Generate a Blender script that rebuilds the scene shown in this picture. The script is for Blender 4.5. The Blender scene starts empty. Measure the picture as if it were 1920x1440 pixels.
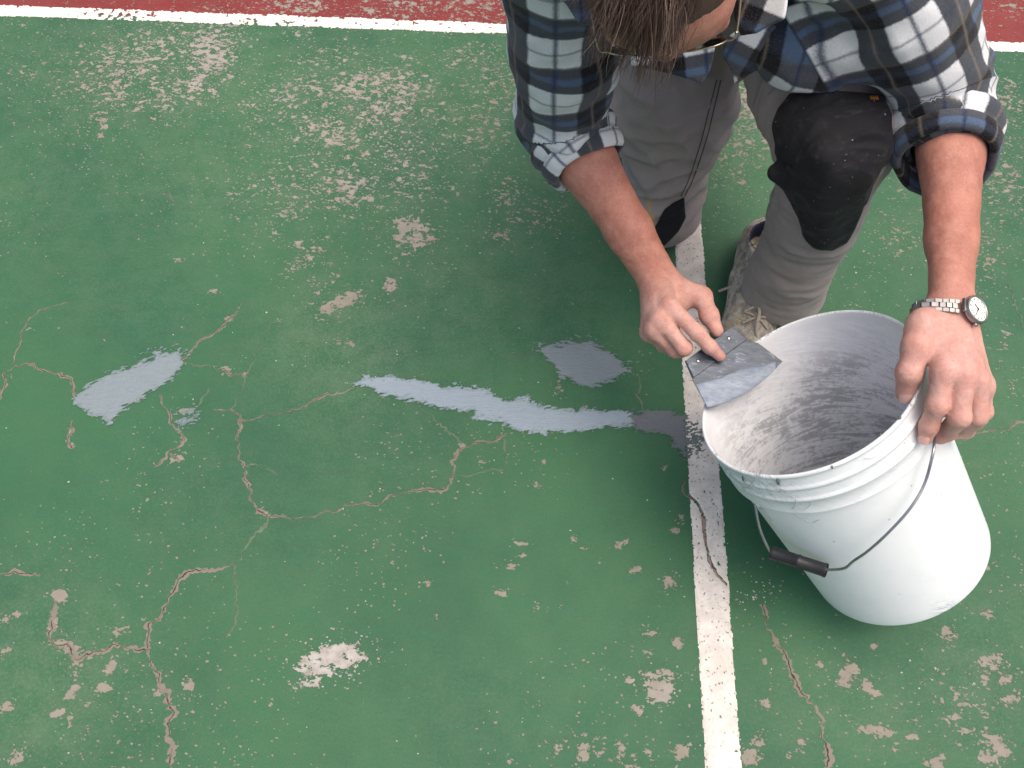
import bpy, math, random
import numpy as np
from mathutils import Vector, Matrix

random.seed(4)
RNG = np.random.default_rng(7)
S = bpy.context.scene
COL = S.collection

# ------------------------------------------------------------------ camera, sky, sun, exposure
CAM_H = 1.403
M = np.array([[0.99919, 0.03896, -0.00906], [0.03842, -0.88614, 0.46181], [0.00996, -0.46178, -0.88693]])
_q, _r = np.linalg.qr(M)
M = _q * np.sign(np.diag(_r))
FOC = 960 / math.tan(math.radians(30))
camd = bpy.data.cameras.new('camera')
cam = bpy.data.objects.new('camera', camd)
COL.objects.link(cam)
mw = np.eye(4)
mw[:3, 0], mw[:3, 1], mw[:3, 2], mw[:3, 3] = M[:, 0], -M[:, 1], -M[:, 2], (0, 0, CAM_H)
cam.matrix_world = Matrix(mw.tolist())
camd.sensor_width = 36
camd.lens = 18 / math.tan(math.radians(30))
camd.clip_start = .02
camd.clip_end = 500
S.camera = cam

SUN_EL, SUN_AZ = math.radians(77), math.radians(100)      # azimuth measured from +Y towards +X
wld = bpy.data.worlds.new('World')
S.world = wld
wld.use_nodes = True
wn = wld.node_tree
sky = wn.nodes.new('ShaderNodeTexSky')
sky.sky_type = 'NISHITA'
sky.sun_disc = False
sky.sun_elevation = SUN_EL
sky.sun_rotation = SUN_AZ
sky.air_density = 1.0
sky.dust_density = 8.0
sky.ozone_density = 0.6
bg = wn.nodes['Background']
bg.inputs[1].default_value = 0.15
wn.links.new(sky.outputs[0], bg.inputs[0])
sd = bpy.data.lights.new('sun', 'SUN')
sd.energy = 0.5
sd.angle = math.radians(60)
sd.color = (1.0, .97, .93)
sun = bpy.data.objects.new('sun', sd)
COL.objects.link(sun)
sv = Vector((math.sin(SUN_AZ) * math.cos(SUN_EL), math.cos(SUN_AZ) * math.cos(SUN_EL), math.sin(SUN_EL)))
sun.rotation_euler = sv.to_track_quat('Z', 'Y').to_euler()
sun.location = (3, 1, 5)
S.view_settings.view_transform = 'Standard'
S.view_settings.look = 'None'
S.view_settings.gamma = 1
S.view_settings.use_curve_mapping = False
S.view_settings.exposure = 0.5

# ------------------------------------------------------------------ measuring helpers
CAMP = np.array([0, 0, CAM_H])
def ray(px, py): return M @ (np.array([px - 960, py - 720, FOC]) / FOC)
def P(px, py, z=0.0):
    r = ray(px, py)
    return CAMP + r * ((z - CAM_H) / r[2])
def PD(px, py, d): return CAMP + ray(px, py) * d
def nrm(v):
    v = np.asarray(v, float)
    return v / np.linalg.norm(v)
def pixels(V):
    q = (np.asarray(V) - CAMP) @ M
    return np.stack([960 + FOC * q[:, 0] / q[:, 2], 720 + FOC * q[:, 1] / q[:, 2]], 1)
def sstep(a, b, x):
    t = np.clip((x - a) / (b - a), 0, 1)
    return t * t * (3 - 2 * t)

def _hash(i, j, k, s):
    n = (i * 374761393 + j * 668265263 + k * 2147483647 + s * 974634777) & 0xffffffff
    n = ((n ^ (n >> 13)) * 1274126177) & 0xffffffff
    n = (n ^ (n >> 16)) & 0xffffff
    return n / float(0xffffff) * 2 - 1
def vn(p, seed=0):
    p = np.asarray(p, float)
    f = np.floor(p).astype(np.int64)
    t = p - f
    t = t * t * (3 - 2 * t)
    r = 0
    for dx in (0, 1):
        wx = t[:, 0] if dx else 1 - t[:, 0]
        for dy in (0, 1):
            wy = t[:, 1] if dy else 1 - t[:, 1]
            for dz in (0, 1):
                wz = t[:, 2] if dz else 1 - t[:, 2]
                r = r + wx * wy * wz * _hash(f[:, 0] + dx, f[:, 1] + dy, f[:, 2] + dz, seed)
    return r
def fbm(p, o=4, seed=0, g=.5):
    r, a = 0, 1
    for i in range(o):
        r = r + a * vn(np.asarray(p) * 2 ** i, seed + i)
        a *= g
    return r
def xy3(x, y): return np.stack([x, y, np.zeros_like(x)], 1)

# ------------------------------------------------------------------ object helpers
def props(o, label=None, cat=None, group=None, kind=None):
    if label: o['label'] = label
    if cat: o['category'] = cat
    if group: o['group'] = group
    if kind: o['kind'] = kind
    return o
def empty(name, loc, label, cat, group=None):
    o = bpy.data.objects.new(name, None)
    COL.objects.link(o)
    o.location = Vector(loc)
    o.empty_display_size = .05
    bpy.context.view_layer.update()
    return props(o, label, cat, group)
def link(name, me, mat, parent=None, smooth=True):
    o = bpy.data.objects.new(name, me)
    COL.objects.link(o)
    if mat: me.materials.append(mat)
    if smooth: me.polygons.foreach_set('use_smooth', np.ones(len(me.polygons), bool))
    if parent:
        o.parent = parent
        t = Vector((0, 0, 0))
        q = parent
        while q is not None:
            t += q.location
            q = q.parent
        o.location = -t
    return o
def mk(name, V, F, mat, parent=None, attrs=None, smooth=True):
    """V (n,3); F (m,k) int array or list of faces"""
    me = bpy.data.meshes.new(name)
    V = np.asarray(V, np.float32)
    if isinstance(F, np.ndarray):
        k = F.shape[1]
        me.vertices.add(len(V)); me.vertices.foreach_set('co', V.ravel())
        me.loops.add(F.size); me.loops.foreach_set('vertex_index', F.astype(np.int32).ravel())
        me.polygons.add(len(F)); me.polygons.foreach_set('loop_start', np.arange(0, F.size, k, dtype=np.int32))
        me.update(calc_edges=True)
        me.validate()
    else:
        me.from_pydata(V.tolist(), [], F)
        me.update()
    for n, a in (attrs or {}).items():
        a = np.asarray(a, np.float32)
        if a.ndim == 1:
            me.attributes.new(n, 'FLOAT', 'POINT').data.foreach_set('value', a)
        else:
            me.attributes.new(n, 'FLOAT_VECTOR', 'POINT').data.foreach_set('vector', a.ravel())
    return link(name, me, mat, parent, smooth)

class MB:
    def __init__(s): s.V, s.F = [], []
    def add(s, V, F):
        b = len(s.V)
        s.V += [tuple(map(float, v)) for v in V]
        s.F += [tuple(int(i) + b for i in f) for f in F]
        return s
    def tube(s, pts, r, n=8, caps=True, flat=1.0):
        pts = np.asarray(pts, float)
        r = np.broadcast_to(np.asarray(r, float), (len(pts),))
        t = np.gradient(pts, axis=0)
        t /= np.linalg.norm(t, axis=1)[:, None] + 1e-12
        u = np.cross(t[0], [0, 0, 1.0])
        if np.linalg.norm(u) < .1: u = np.cross(t[0], [1.0, 0, 0])
        V = []
        for i in range(len(pts)):
            u = u - t[i] * (u @ t[i]); u /= np.linalg.norm(u)
            w = np.cross(t[i], u)
            for k in range(n):
                a = 2 * math.pi * k / n
                V.append(pts[i] + r[i] * (math.cos(a) * u + flat * math.sin(a) * w))
        F = [(i * n + k, i * n + (k + 1) % n, (i + 1) * n + (k + 1) % n, (i + 1) * n + k) for i in range(len(pts) - 1) for k in range(n)]
        if caps:
            F += [tuple(range(n - 1, -1, -1)), tuple((len(pts) - 1) * n + k for k in range(n))]
        return s.add(V, F)
    def prism(s, poly, o, ex, ey, ez, th, bev=0.0):
        """closed plate: polygon in the ex/ey plane at o, thickness th along ez"""
        poly = np.asarray(poly, float)
        n = len(poly)
        c = poly.mean(0)
        V = []
        for z, sh in ((0, 1 - bev), (th * .25, 1), (th * .75, 1), (th, 1 - bev)):
            for q in c + (poly - c) * sh:
                V.append(np.asarray(o) + ex * q[0] + ey * q[1] + ez * z)
        F = [tuple(range(n - 1, -1, -1)), tuple(3 * n + k for k in range(n))]
        for l in range(3):
            F += [(l * n + k, l * n + (k + 1) % n, (l + 1) * n + (k + 1) % n, (l + 1) * n + k) for k in range(n)]
        return s.add(V, F)
    def build(s, name, mat, parent=None, smooth=True):
        return mk(name, s.V, s.F, mat, parent, smooth=smooth)

def lathe(prof, C, A, n=96):
    A = nrm(A)
    e1 = nrm(np.cross(A, [0, 0, 1.0])); e2 = np.cross(A, e1)
    V, F = [], []
    for (r, s) in prof:
        for k in range(n):
            a = 2 * math.pi * k / n
            V.append(C - A * s + r * (math.cos(a) * e1 + math.sin(a) * e2))
    m = len(prof)
    for i in range(m - 1):
        for k in range(n):
            F.append((i * n + k, i * n + (k + 1) % n, (i + 1) * n + (k + 1) % n, (i + 1) * n + k))
    return np.array(V), np.array(F)

def spline(pts, n):
    p = np.asarray(pts, float)
    m = len(p)
    q = np.vstack([2 * p[0] - p[1], p, 2 * p[-1] - p[-2]])
    out = []
    for t in np.linspace(0, m - 1 - 1e-9, n):
        i = int(t); u = t - i
        a, b, c, d = q[i], q[i + 1], q[i + 2], q[i + 3]
        out.append(.5 * (2 * b + (c - a) * u + (2 * a - 5 * b + 4 * c - d) * u * u + (3 * b - a - 3 * c + d) * u ** 3))
    return np.array(out)

# ------------------------------------------------------------------ implicit surfaces (bodies and cloth)
def smin(a, b, k):
    if k <= 0: return np.minimum(a, b)
    h = np.maximum(k - np.abs(a - b), 0) / k
    return np.minimum(a, b) - h * h * k * .25
class RC:      # tapered capsule, optionally flattened along direction fn by factor fl
    def __init__(s, a, b, ra, rb, k=.01, fn=None, fl=1.0):
        s.a, s.b = np.asarray(a, float), np.asarray(b, float)
        s.ra, s.rb, s.k, s.fl = ra, rb, k, fl
        s.ba = s.b - s.a; s.l2 = max(s.ba @ s.ba, 1e-12)
        s.fn = None if fn is None else nrm(np.asarray(fn, float) - s.ba * ((np.asarray(fn, float) @ s.ba) / s.l2))
        s.c = (s.a + s.b) / 2; s.R = np.linalg.norm(s.ba) / 2 + max(ra, rb)
    def d(s, p):
        q = p - s.a
        h = np.clip(q @ s.ba / s.l2, 0, 1)
        q = q - h[:, None] * s.ba
        r = s.ra + (s.rb - s.ra) * h
        if s.fn is not None:
            c = q @ s.fn
            q = q + s.fn * (c * (1 / s.fl - 1))[:, None]
            n = np.sqrt((q * q).sum(1))
            g = np.abs(c) / (n * s.fl + 1e-9)                     # share of the normal along the squeezed axis
            return (n - r) * (1 - np.clip(g, 0, 1) * (1 - s.fl))
        return np.sqrt((q * q).sum(1)) - r
class EL:      # ellipsoid
    def __init__(s, c, ax, r, k=.01):
        s.c = np.asarray(c, float); s.ax = np.asarray(ax, float); s.r = np.asarray(r, float); s.k = k; s.R = s.r.max()
    def d(s, p):
        q = (p - s.c) @ s.ax.T
        k0 = np.sqrt(((q / s.r) ** 2).sum(1)); k1 = np.sqrt(((q / s.r ** 2) ** 2).sum(1)) + 1e-9
        return np.where(k0 < .2, -(s.r.min()) * .8, k0 * (k0 - 1) / k1)
class Cut:       # half space inside a ball, to trim a hem
    def __init__(s, c, n, R): s.c, s.n, s.R = np.asarray(c), nrm(n), R
    def d(s, p): return np.maximum(-(p - s.c) @ s.n, np.linalg.norm(p - s.c, axis=1) - s.R)
class SDF:
    def __init__(s, core, branches=(), kb=.008, carve=()):
        s.core, s.br, s.kb, s.cv = list(core), [list(b) for b in branches], kb, list(carve)
    def prune(s, c, R):
        ok = lambda q: np.linalg.norm(q.c - c) - q.R < R + .045
        return SDF([q for q in s.core if ok(q)], [b for b in s.br if any(ok(q) for q in b)], s.kb, [q for q in s.cv if ok(q)])
    def d(s, p):
        D = np.full(len(p), 1.0)
        for q in s.core: D = smin(D, q.d(p), q.k)
        C = D
        for b in s.br:
            e = np.full(len(p), 1.0)
            for q in b: e = smin(e, q.d(p), q.k)
            D = np.minimum(D, smin(C, e, s.kb))
        for q in s.cv: D = np.maximum(D, -q.d(p))
        return D

def surface(f, h, warp=None, n=24):
    allp = f.core + [q for b in f.br for q in b]
    lo = np.min([q.c - q.R for q in allp], 0) - 3 * h
    hi = np.max([q.c + q.R for q in allp], 0) + 3 * h
    nb = np.ceil((hi - lo) / (h * n)).astype(int)
    bi = np.stack(np.meshgrid(*[np.arange(k) for k in nb], indexing='ij'), -1).reshape(-1, 3)
    ctr = lo + (bi + .5) * (n * h)
    rad = n * h * .87
    act = np.abs(f.d(ctr)) < rad * 1.6 + .012
    N = nb * n + 3
    gid = lambda c: (c[..., 0].astype(np.int64) * N[1] + c[..., 1]) * N[2] + c[..., 2]
    g = np.arange(-1, n + 1)
    G = np.stack(np.meshgrid(g, g, g, indexing='ij'), -1)
    m = n + 2
    IDS, POS, FACES = [], [], []
    for b, c in zip(bi[act], ctr[act]):
        fp = f.prune(c, rad + 2 * h)
        if not (fp.core or fp.br): continue
        nodes = G + b * n
        p = lo + nodes.reshape(-1, 3) * h
        D = fp.d(p)
        if warp is not None: D = D - warp(p)
        D = D.reshape(m, m, m)
        if D.min() > 0 or D.max() < 0: continue
        # one vertex per cell that the surface crosses
        acc = np.zeros((m - 1, m - 1, m - 1, 3)); cnt = np.zeros((m - 1, m - 1, m - 1))
        off = np.eye(3, dtype=int)
        for ax in range(3):
            o1, o2 = [a for a in range(3) if a != ax]
            sl = [slice(0, m)] * 3; sl2 = [slice(0, m)] * 3
            sl[ax] = slice(0, m - 1); sl2[ax] = slice(1, m)
            A, B = D[tuple(sl)], D[tuple(sl2)]
            cr = (A < 0) != (B < 0)
            t = np.where(cr, A / np.where(cr, A - B, 1), 0)
            for d1 in (0, 1):
                for d2 in (0, 1):
                    ss = [slice(None)] * 3
                    ss[o1] = slice(d1, m - 1 + d1); ss[o2] = slice(d2, m - 1 + d2)
                    cc, tt = cr[tuple(ss)], t[tuple(ss)]
                    cnt += cc
                    acc[..., ax] += cc * tt; acc[..., o1] += cc * d1; acc[..., o2] += cc * d2
            # faces for edges owned by the inner nodes
            inn = [slice(1, m - 1)] * 3
            e = cr[tuple(inn)] if True else None
            idx = np.argwhere(e) + 1
            if len(idx):
                neg = D[idx[:, 0], idx[:, 1], idx[:, 2]] < 0
                u, v = off[(ax + 1) % 3], off[(ax + 2) % 3]
                base = idx + b * n - 1
                q = np.stack([gid(base + 1), gid(base - u + 1), gid(base - u - v + 1), gid(base - v + 1)], 1)
                q[~neg] = q[~neg][:, ::-1]
                FACES.append(q)
        ci = np.argwhere(cnt > 0)
        loc = acc[ci[:, 0], ci[:, 1], ci[:, 2]] / cnt[ci[:, 0], ci[:, 1], ci[:, 2]][:, None]
        gi = ci - 1 + b * n
        IDS.append(gid(gi + 1)); POS.append(lo + (gi + loc) * h)
    ids = np.concatenate(IDS); pos = np.concatenate(POS); fc = np.concatenate(FACES)
    uid, first = np.unique(ids, return_index=True)
    F = np.searchsorted(uid, fc)
    ok = (uid[np.clip(F, 0, len(uid) - 1)] == fc).all(1)
    return pos[first], F[ok]
def largest(V, F):
    lab = np.arange(len(V))
    while True:
        m = lab[F].min(1); new = lab.copy()
        for k in range(4): np.minimum.at(new, F[:, k], m)
        new = new[new]
        if (new == lab).all(): break
        lab = new
    u, c = np.unique(lab, return_counts=True)
    keep = lab == u[c.argmax()]
    idx = np.cumsum(keep) - 1
    return V[keep], idx[F[keep[F].all(1)]]
def vnormals(V, F):
    n = np.cross(V[F[:, 2]] - V[F[:, 0]], V[F[:, 3]] - V[F[:, 1]])
    N = np.zeros_like(V)
    for k in range(4): np.add.at(N, F[:, k], n)
    return N / (np.linalg.norm(N, axis=1)[:, None] + 1e-12)
def relax(V, F, it=1, lam=.5):
    for _ in range(it):
        A = np.zeros_like(V); c = np.zeros(len(V))
        for k in range(4):
            for j in ((k + 1) % 4, (k - 1) % 4):
                np.add.at(A, F[:, k], V[F[:, j]]); np.add.at(c, F[:, k], 1)
        V = V + lam * (A / np.maximum(c, 1)[:, None] - V)
    return V

# ------------------------------------------------------------------ material helpers
def srgb(r, g, b):
    f = lambda c: c / 12.92 if c <= .04045 else ((c + .055) / 1.055) ** 2.4
    return (f(r / 255), f(g / 255), f(b / 255), 1)
class NT:
    def __init__(s, name):
        s.m = bpy.data.materials.new(name); s.m.use_nodes = True
        s.t = s.m.node_tree; s.n = s.t.nodes; s.b = s.n['Principled BSDF']
        s.co = s.n.new('ShaderNodeTexCoord').outputs['Object']
    def set(s, sock, v):
        if hasattr(v, 'is_output') or isinstance(v, bpy.types.NodeSocket): s.t.links.new(v, sock)
        else:
            if isinstance(v, tuple) and len(v) == 3 and sock.type == 'RGBA': v = v + (1,)
            sock.default_value = v
    def math(s, op, a, b=None, c=None, clamp=False):
        n = s.n.new('ShaderNodeMath'); n.operation = op; n.use_clamp = clamp
        for i, v in enumerate((a, b, c)):
            if v is not None: s.set(n.inputs[i], v)
        return n.outputs[0]
    def add(s, a, b): return s.math('ADD', a, b)
    def mul(s, a, b): return s.math('MULTIPLY', a, b)
    def step(s, x, a, b, lo=0.0, hi=1.0):
        n = s.n.new('ShaderNodeMapRange'); n.interpolation_type = 'SMOOTHSTEP'
        s.set(n.inputs[0], x); s.set(n.inputs[1], a); s.set(n.inputs[2], b); s.set(n.inputs[3], lo); s.set(n.inputs[4], hi)
        return n.outputs[0]
    def noise(s, scale, det=4, rough=.55, co=None, dist=0.0, col=False):
        n = s.n.new('ShaderNodeTexNoise')
        s.set(n.inputs['Vector'], co or s.co); n.inputs['Scale'].default_value = scale
        n.inputs['Detail'].default_value = det; n.inputs['Roughness'].default_value = rough; n.inputs['Distortion'].default_value = dist
        return n.outputs['Color' if col else 'Fac']
    def voro(s, scale, co=None, feature='F1', rnd=1.0):
        n = s.n.new('ShaderNodeTexVoronoi'); n.feature = feature
        s.set(n.inputs['Vector'], co or s.co); n.inputs['Scale'].default_value = scale; n.inputs['Randomness'].default_value = rnd
        return n.outputs['Distance']
    def mapping(s, sc=(1, 1, 1), rot=(0, 0, 0), loc=(0, 0, 0), co=None):
        n = s.n.new('ShaderNodeMapping'); s.set(n.inputs[0], co or s.co)
        n.inputs['Scale'].default_value = sc; n.inputs['Rotation'].default_value = rot; n.inputs['Location'].default_value = loc
        return n.outputs[0]
    def attr(s, name, vec=False):
        n = s.n.new('ShaderNodeAttribute'); n.attribute_name = name
        return n.outputs['Vector' if vec else 'Fac']
    def sep(s, v):
        n = s.n.new('ShaderNodeSeparateXYZ'); s.set(n.inputs[0], v); return n.outputs
    def mix(s, f, a, b, mode='MIX'):
        n = s.n.new('ShaderNodeMix'); n.data_type = 'RGBA'; n.blend_type = mode
        s.set(n.inputs[0], f); s.set(n.inputs[6], a); s.set(n.inputs[7], b)
        return n.outputs[2]
    def bump(s, hgt, dist=.001, strength=1.0, nrm=None):
        n = s.n.new('ShaderNodeBump'); s.set(n.inputs['Height'], hgt)
        n.inputs['Distance'].default_value = dist; n.inputs['Strength'].default_value = strength
        if nrm is not None: s.set(n.inputs['Normal'], nrm)
        return n.outputs[0]
    def out(s, color=None, rough=None, normal=None, **kw):
        if color is not None: s.set(s.b.inputs['Base Color'], color)
        if rough is not None: s.set(s.b.inputs['Roughness'], rough)
        if normal is not None: s.set(s.b.inputs['Normal'], normal)
        for k, v in kw.items(): s.set(s.b.inputs[k.replace('_', ' ')], v)
        return s.m

CONC = srgb(176, 160, 146)

def concrete_color(t):
    c = t.mix(t.noise(35, 5, .6), srgb(118, 112, 101), srgb(152, 146, 134))
    return t.mix(t.mul(t.step(t.noise(420, 3, .6), .55, .72), .5), c, srgb(120, 104, 95))

def court_mat(name, c1, c2, c3, dusty):
    t = NT(name)
    chip, spk, hz = t.attr('chip'), t.attr('speck'), t.attr('haze')
    # paint film
    stroke = t.noise(9, 4, .6, t.mapping((1, 4.5, 1), (0, 0, .12)))
    col = t.mix(t.step(t.noise(2.6, 5, .62), .36, .64), c1, c2)
    col = t.mix(t.mul(t.step(stroke, .35, .7), .45), col, c3)
    roll = t.noise(4.5, 3, .5, t.mapping((1, .14, 1), (0, 0, -.04)))
    col = t.mix(t.mul(t.step(roll, .40, .62), .16), col, tuple(x * .72 for x in c1[:3]) + (1,))
    grain = t.noise(400, 4, .75)
    col = t.mix(t.mul(t.step(grain, .50, .30), .62), col, tuple(x * .5 for x in c1[:3]) + (1,))
    col = t.mix(t.mul(t.step(t.noise(640, 2, .6), .56, .74), .22), col, tuple(min(1, x * 1.9) for x in c1[:3]) + (1,))
    hzn = t.math('MULTIPLY', hz, t.step(t.noise(20, 5, .78), .36, .66), clamp=True)
    col = t.mix(t.mul(hzn, .24), col, dusty)
    col = t.mix(t.mul(t.mul(hz, t.step(t.noise(210, 3, .75), .46, .66)), .32), col, dusty)
    # flakes: big ones and crumbs
    skew = t.mapping((1, 1.5, 1), (0, 0, .5))
    wob = t.add(t.noise(54, 4, .66, skew, .4), t.mul(t.noise(210, 3, .6), .16))
    thr = t.math('MULTIPLY_ADD', chip, -.30, .805)
    big = t.step(t.math('SUBTRACT', wob, thr), -.006, .010)
    def flakes(scale, dens, lo, hi, warp, loc):
        wv = t.n.new('ShaderNodeVectorMath'); wv.operation = 'MULTIPLY_ADD'
        t.set(wv.inputs[0], t.noise(scale * 1.7, 2, .7, col=True)); wv.inputs[1].default_value = (warp / scale,) * 3
        t.set(wv.inputs[2], t.mapping((1, 1.35, 1), (0, 0, .45), loc))
        v = t.n.new('ShaderNodeTexVoronoi'); t.set(v.inputs['Vector'], wv.outputs[0]); v.inputs['Scale'].default_value = scale
        c = t.sep(v.outputs['Color'])
        r = t.math('MULTIPLY_ADD', t.mul(c[1], c[1]), hi - lo, lo)
        r = t.mul(r, t.math('MULTIPLY_ADD', t.noise(scale * 4.5, 1, .7), 1.4, .30))
        hit = t.math('GREATER_THAN', dens, c[0])
        return t.mul(hit, t.step(t.math('SUBTRACT', r, v.outputs['Distance']), -.03, .05))
    fl1 = flakes(62, t.math('MULTIPLY_ADD', chip, 1.1, -.38), .20, .75, 1.5, (0, 0, 0))
    fl2 = flakes(120, t.math('MULTIPLY_ADD', t.math('MAXIMUM', spk, chip), 1.0, -.32), .15, .75, 1.5, (3, 5, 0))
    fl3 = flakes(260, t.math('MULTIPLY_ADD', t.math('MAXIMUM', spk, chip), .70, -.12), .15, .8, 1.2, (1, 9, 0))
    small = t.math('MAXIMUM', fl1, t.math('MAXIMUM', fl2, fl3))
    bare = t.math('MAXIMUM', big, small, clamp=True)
    rim = t.step(t.math('SUBTRACT', wob, thr), -.035, .0)
    col = t.mix(t.mul(rim, t.mul(chip, .22)), col, dusty)
    cc = t.mix(t.mul(t.attr('pale'), t.step(t.noise(60, 5, .6), .2, .7)), concrete_color(t), srgb(178, 173, 168))
    col = t.mix(bare, col, cc)
    hgt = t.add(t.mul(t.math('SUBTRACT', 1.0, bare), .8), t.add(t.mul(grain, .55), t.mul(t.noise(170, 4, .6), .5)))
    rough = t.math('ADD', t.mul(bare, .3), t.math('MULTIPLY_ADD', stroke, .12, .52))
    return t.out(col, rough, t.bump(hgt, .0011, .8), Specular_IOR_Level=.3)

GREEN = court_mat('green_court_paint', srgb(43, 89, 62), srgb(57, 101, 67), srgb(47, 100, 70), srgb(118, 130, 106))
RED = court_mat('red_court_paint', srgb(118, 42, 40), srgb(128, 48, 45), srgb(112, 40, 38), srgb(150, 104, 96))

# ------------------------------------------------------------------ ground
BLOBS = """250 110 120 55 -20 .72;395 95 45 55 20 .95;340 165 95 40 -25 .72;170 150 70 50 0 .55;60 130 80 70 0 .40;50 205 60 18 10 .35;215 170 30 60 25 .8;400 60 30 25 0 .6
540 175 70 26 -25 .88;480 200 25 35 20 .75;680 165 110 30 -8 .84;600 110 110 40 -20 .5;740 120 100 30 -8 .45;620 250 70 30 25 .86;755 185 60 30 -35 .82;700 215 40 25 -30 .8;560 60 40 16 0 .6
880 110 60 50 0 .5;700 240 300 170 -10 .46;250 150 230 110 0 .44;930 150 60 140 0 .5;560 340 170 80 0 .46;760 330 130 90 0 .46;1000 400 90 60 0 .42;1870 300 60 200 0 .5;1400 250 100 130 0 .5;1800 1330 130 110 0 .44;1150 1400 150 50 0 .42;905 240 50 60 0 .62;650 350 55 35 10 .84;545 390 55 22 -35 .7;450 375 40 30 0 .42;820 350 60 50 0 .45;770 438 30 26 30 .98;800 450 16 12 0 .9;940 440 28 18 0 .62;955 370 50 50 0 .5
575 480 38 12 -40 .80;560 460 30 10 0 .6;645 565 36 16 -25 .98;610 580 18 12 0 .85;730 535 14 16 30 .85;750 480 12 18 0 .6;600 540 40 40 0 .45;640 640 50 10 0 .48;190 230 12 30 0 .8;620 510 18 30 0 .5;830 500 25 20 0 .4
1400 190 50 70 0 .85;1340 260 35 60 0 .78;1385 330 30 40 0 .55;1690 450 50 60 0 .5;1880 200 45 60 0 .66;1900 340 25 70 0 .55;1690 360 30 30 0 .4;1850 480 60 60 0 .5;1640 500 40 30 0 .35
622 1238 66 30 -14 1.06;575 1250 22 22 0 1.0;650 1225 34 22 0 1.08;575 1285 30 9 -10 .95;1235 1292 28 30 20 1.1;1240 1265 40 12 0 .8;1180 1275 12 8 0 .7;112 1118 16 16 0 1.1;100 1165 10 36 8 1.0;128 1212 28 16 20 1.05;140 1248 12 22 0 1.0
208 1250 9 26 25 1.0;196 1290 18 10 -10 1.05;135 1298 22 9 -40 1.0;110 1335 22 9 -20 1.0;132 1350 6 18 0 .95;163 1320 10 8 0 .85;170 1228 8 8 0 .85;222 1185 14 10 -20 .9;352 1282 10 16 -35 1.0;360 1308 6 10 0 .9;300 1298 14 10 -30 .95;30 1420 20 13 -35 .95;12 1325 16 10 0 .95;10 1162 12 12 -40 .9;30 1152 12 7 -40 .8;8 1220 14 6 -15 .9
1590 1268 26 20 -60 1.05;1575 1278 12 10 0 1.0;1625 1285 12 16 0 .95;1640 1300 14 8 0 .9;1645 1368 36 12 15 1.1;1710 1382 16 6 0 .9;1860 1238 26 14 0 1.05;1850 1265 14 12 0 .95;1885 1275 18 9 0 .9;1895 1310 16 10 -20 .9;1870 1395 40 18 35 .98;1855 1425 24 14 0 .95;1760 1430 22 14 0 .9;1420 1388 15 14 30 1.0;1408 1420 18 16 0 1.15;1500 1398 12 12 0 .98;1435 1320 14 10 25 .9;1780 1190 20 16 25 .9;1850 1150 14 10 0 .9;1640 1212 10 9 0 .9;1586 1230 10 7 0 .85;1535 1247 10 8 0 .8;1433 1242 8 8 0 .8;1720 1330 8 8 0 .6;1680 1400 10 10 0 .75;1815 1370 14 14 0 .75;1480 1415 10 8 0 .7;1860 1060 20 20 0 .45
1010 912 16 6 20 .92;975 1018 14 6 0 .95;980 1042 8 6 0 .95;958 1062 12 8 0 .8;1078 1010 8 9 0 .9;1160 1022 8 9 0 .92;1172 1015 8 6 0 .8;1125 1052 6 7 0 .85;1192 1068 14 6 -20 .85;1255 1095 14 14 0 .85;1265 995 10 8 0 .9;1276 975 8 10 0 .9;1095 1028 10 5 0 .6;940 1112 13 8 15 .97;1005 1138 8 10 0 .88;1028 1145 5 8 0 .8;1055 1138 8 7 0 .7;802 1093 8 9 0 .8;815 1157 6 10 0 .7;1205 1172 8 6 0 .85;1220 1186 12 7 0 .92;1270 1205 9 15 -30 1.0;1215 1222 10 8 0 .7;1000 1237 10 6 0 .75;1195 1330 16 10 30 .98;1045 1405 10 12 0 .95;1095 1410 12 22 10 1.0;1122 1412 12 8 0 .85;1168 1405 9 13 15 .95;1190 1418 8 8 0 .8;1275 1412 18 20 0 .9;1185 1440 20 10 0 .8;1290 1325 8 6 0 .7;1295 1355 8 8 0 .7;958 1428 8 8 0 .7
742 818 8 5 0 .9;870 835 10 6 0 .85;905 865 8 5 0 .9;1020 865 5 7 30 .9;1245 880 6 6 0 .7;1110 845 5 5 0 .7;1095 765 7 9 0 .8;1048 730 12 14 0 .7;348 770 18 5 0 1.15;330 860 16 8 -20 .95;425 692 12 7 30 1.0;458 700 7 7 0 .8;452 790 6 7 0 .9;495 962 12 6 20 .95;130 815 6 16 10 .8;135 835 8 6 0 .85;115 510 8 6 0 .7;300 285 10 8 0 .5;400 545 12 5 0 .85;338 487 8 5 0 .85;430 600 10 12 -40 .7;525 600 10 6 0 .6;20 700 12 20 0 .3;55 620 12 5 0 .6
1740 1060 5 5 0 .4;1885 810 20 6 0 .6;1880 640 25 40 0 .5;1900 720 14 30 0 .5;980 90 30 20 0 .4;1380 700 10 10 0 .3"""
HAZE = """300 130 330 140 0 1.0;700 200 330 190 0 .95;60 330 160 200 0 .5;500 330 420 150 0 .7;640 640 150 160 0 .9;900 520 260 160 0 .65;1150 300 250 260 0 .6;1400 260 130 200 0 .8;1800 330 200 250 0 .6;1500 450 200 200 0 .35;80 1250 190 190 0 .75;60 1380 120 80 0 .8;420 960 200 150 0 .3;700 830 200 150 0 .35;1650 1330 260 130 0 .45;1830 1250 150 180 0 .6;880 1330 200 120 0 .25;250 560 220 90 0 .35;1080 640 160 90 0 .4;1270 1200 120 150 0 .2;1840 750 120 200 0 .45"""
def parse(t): return [tuple(map(float, b.split())) for l in t.strip().split('\n') for b in l.split(';')]
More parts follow.
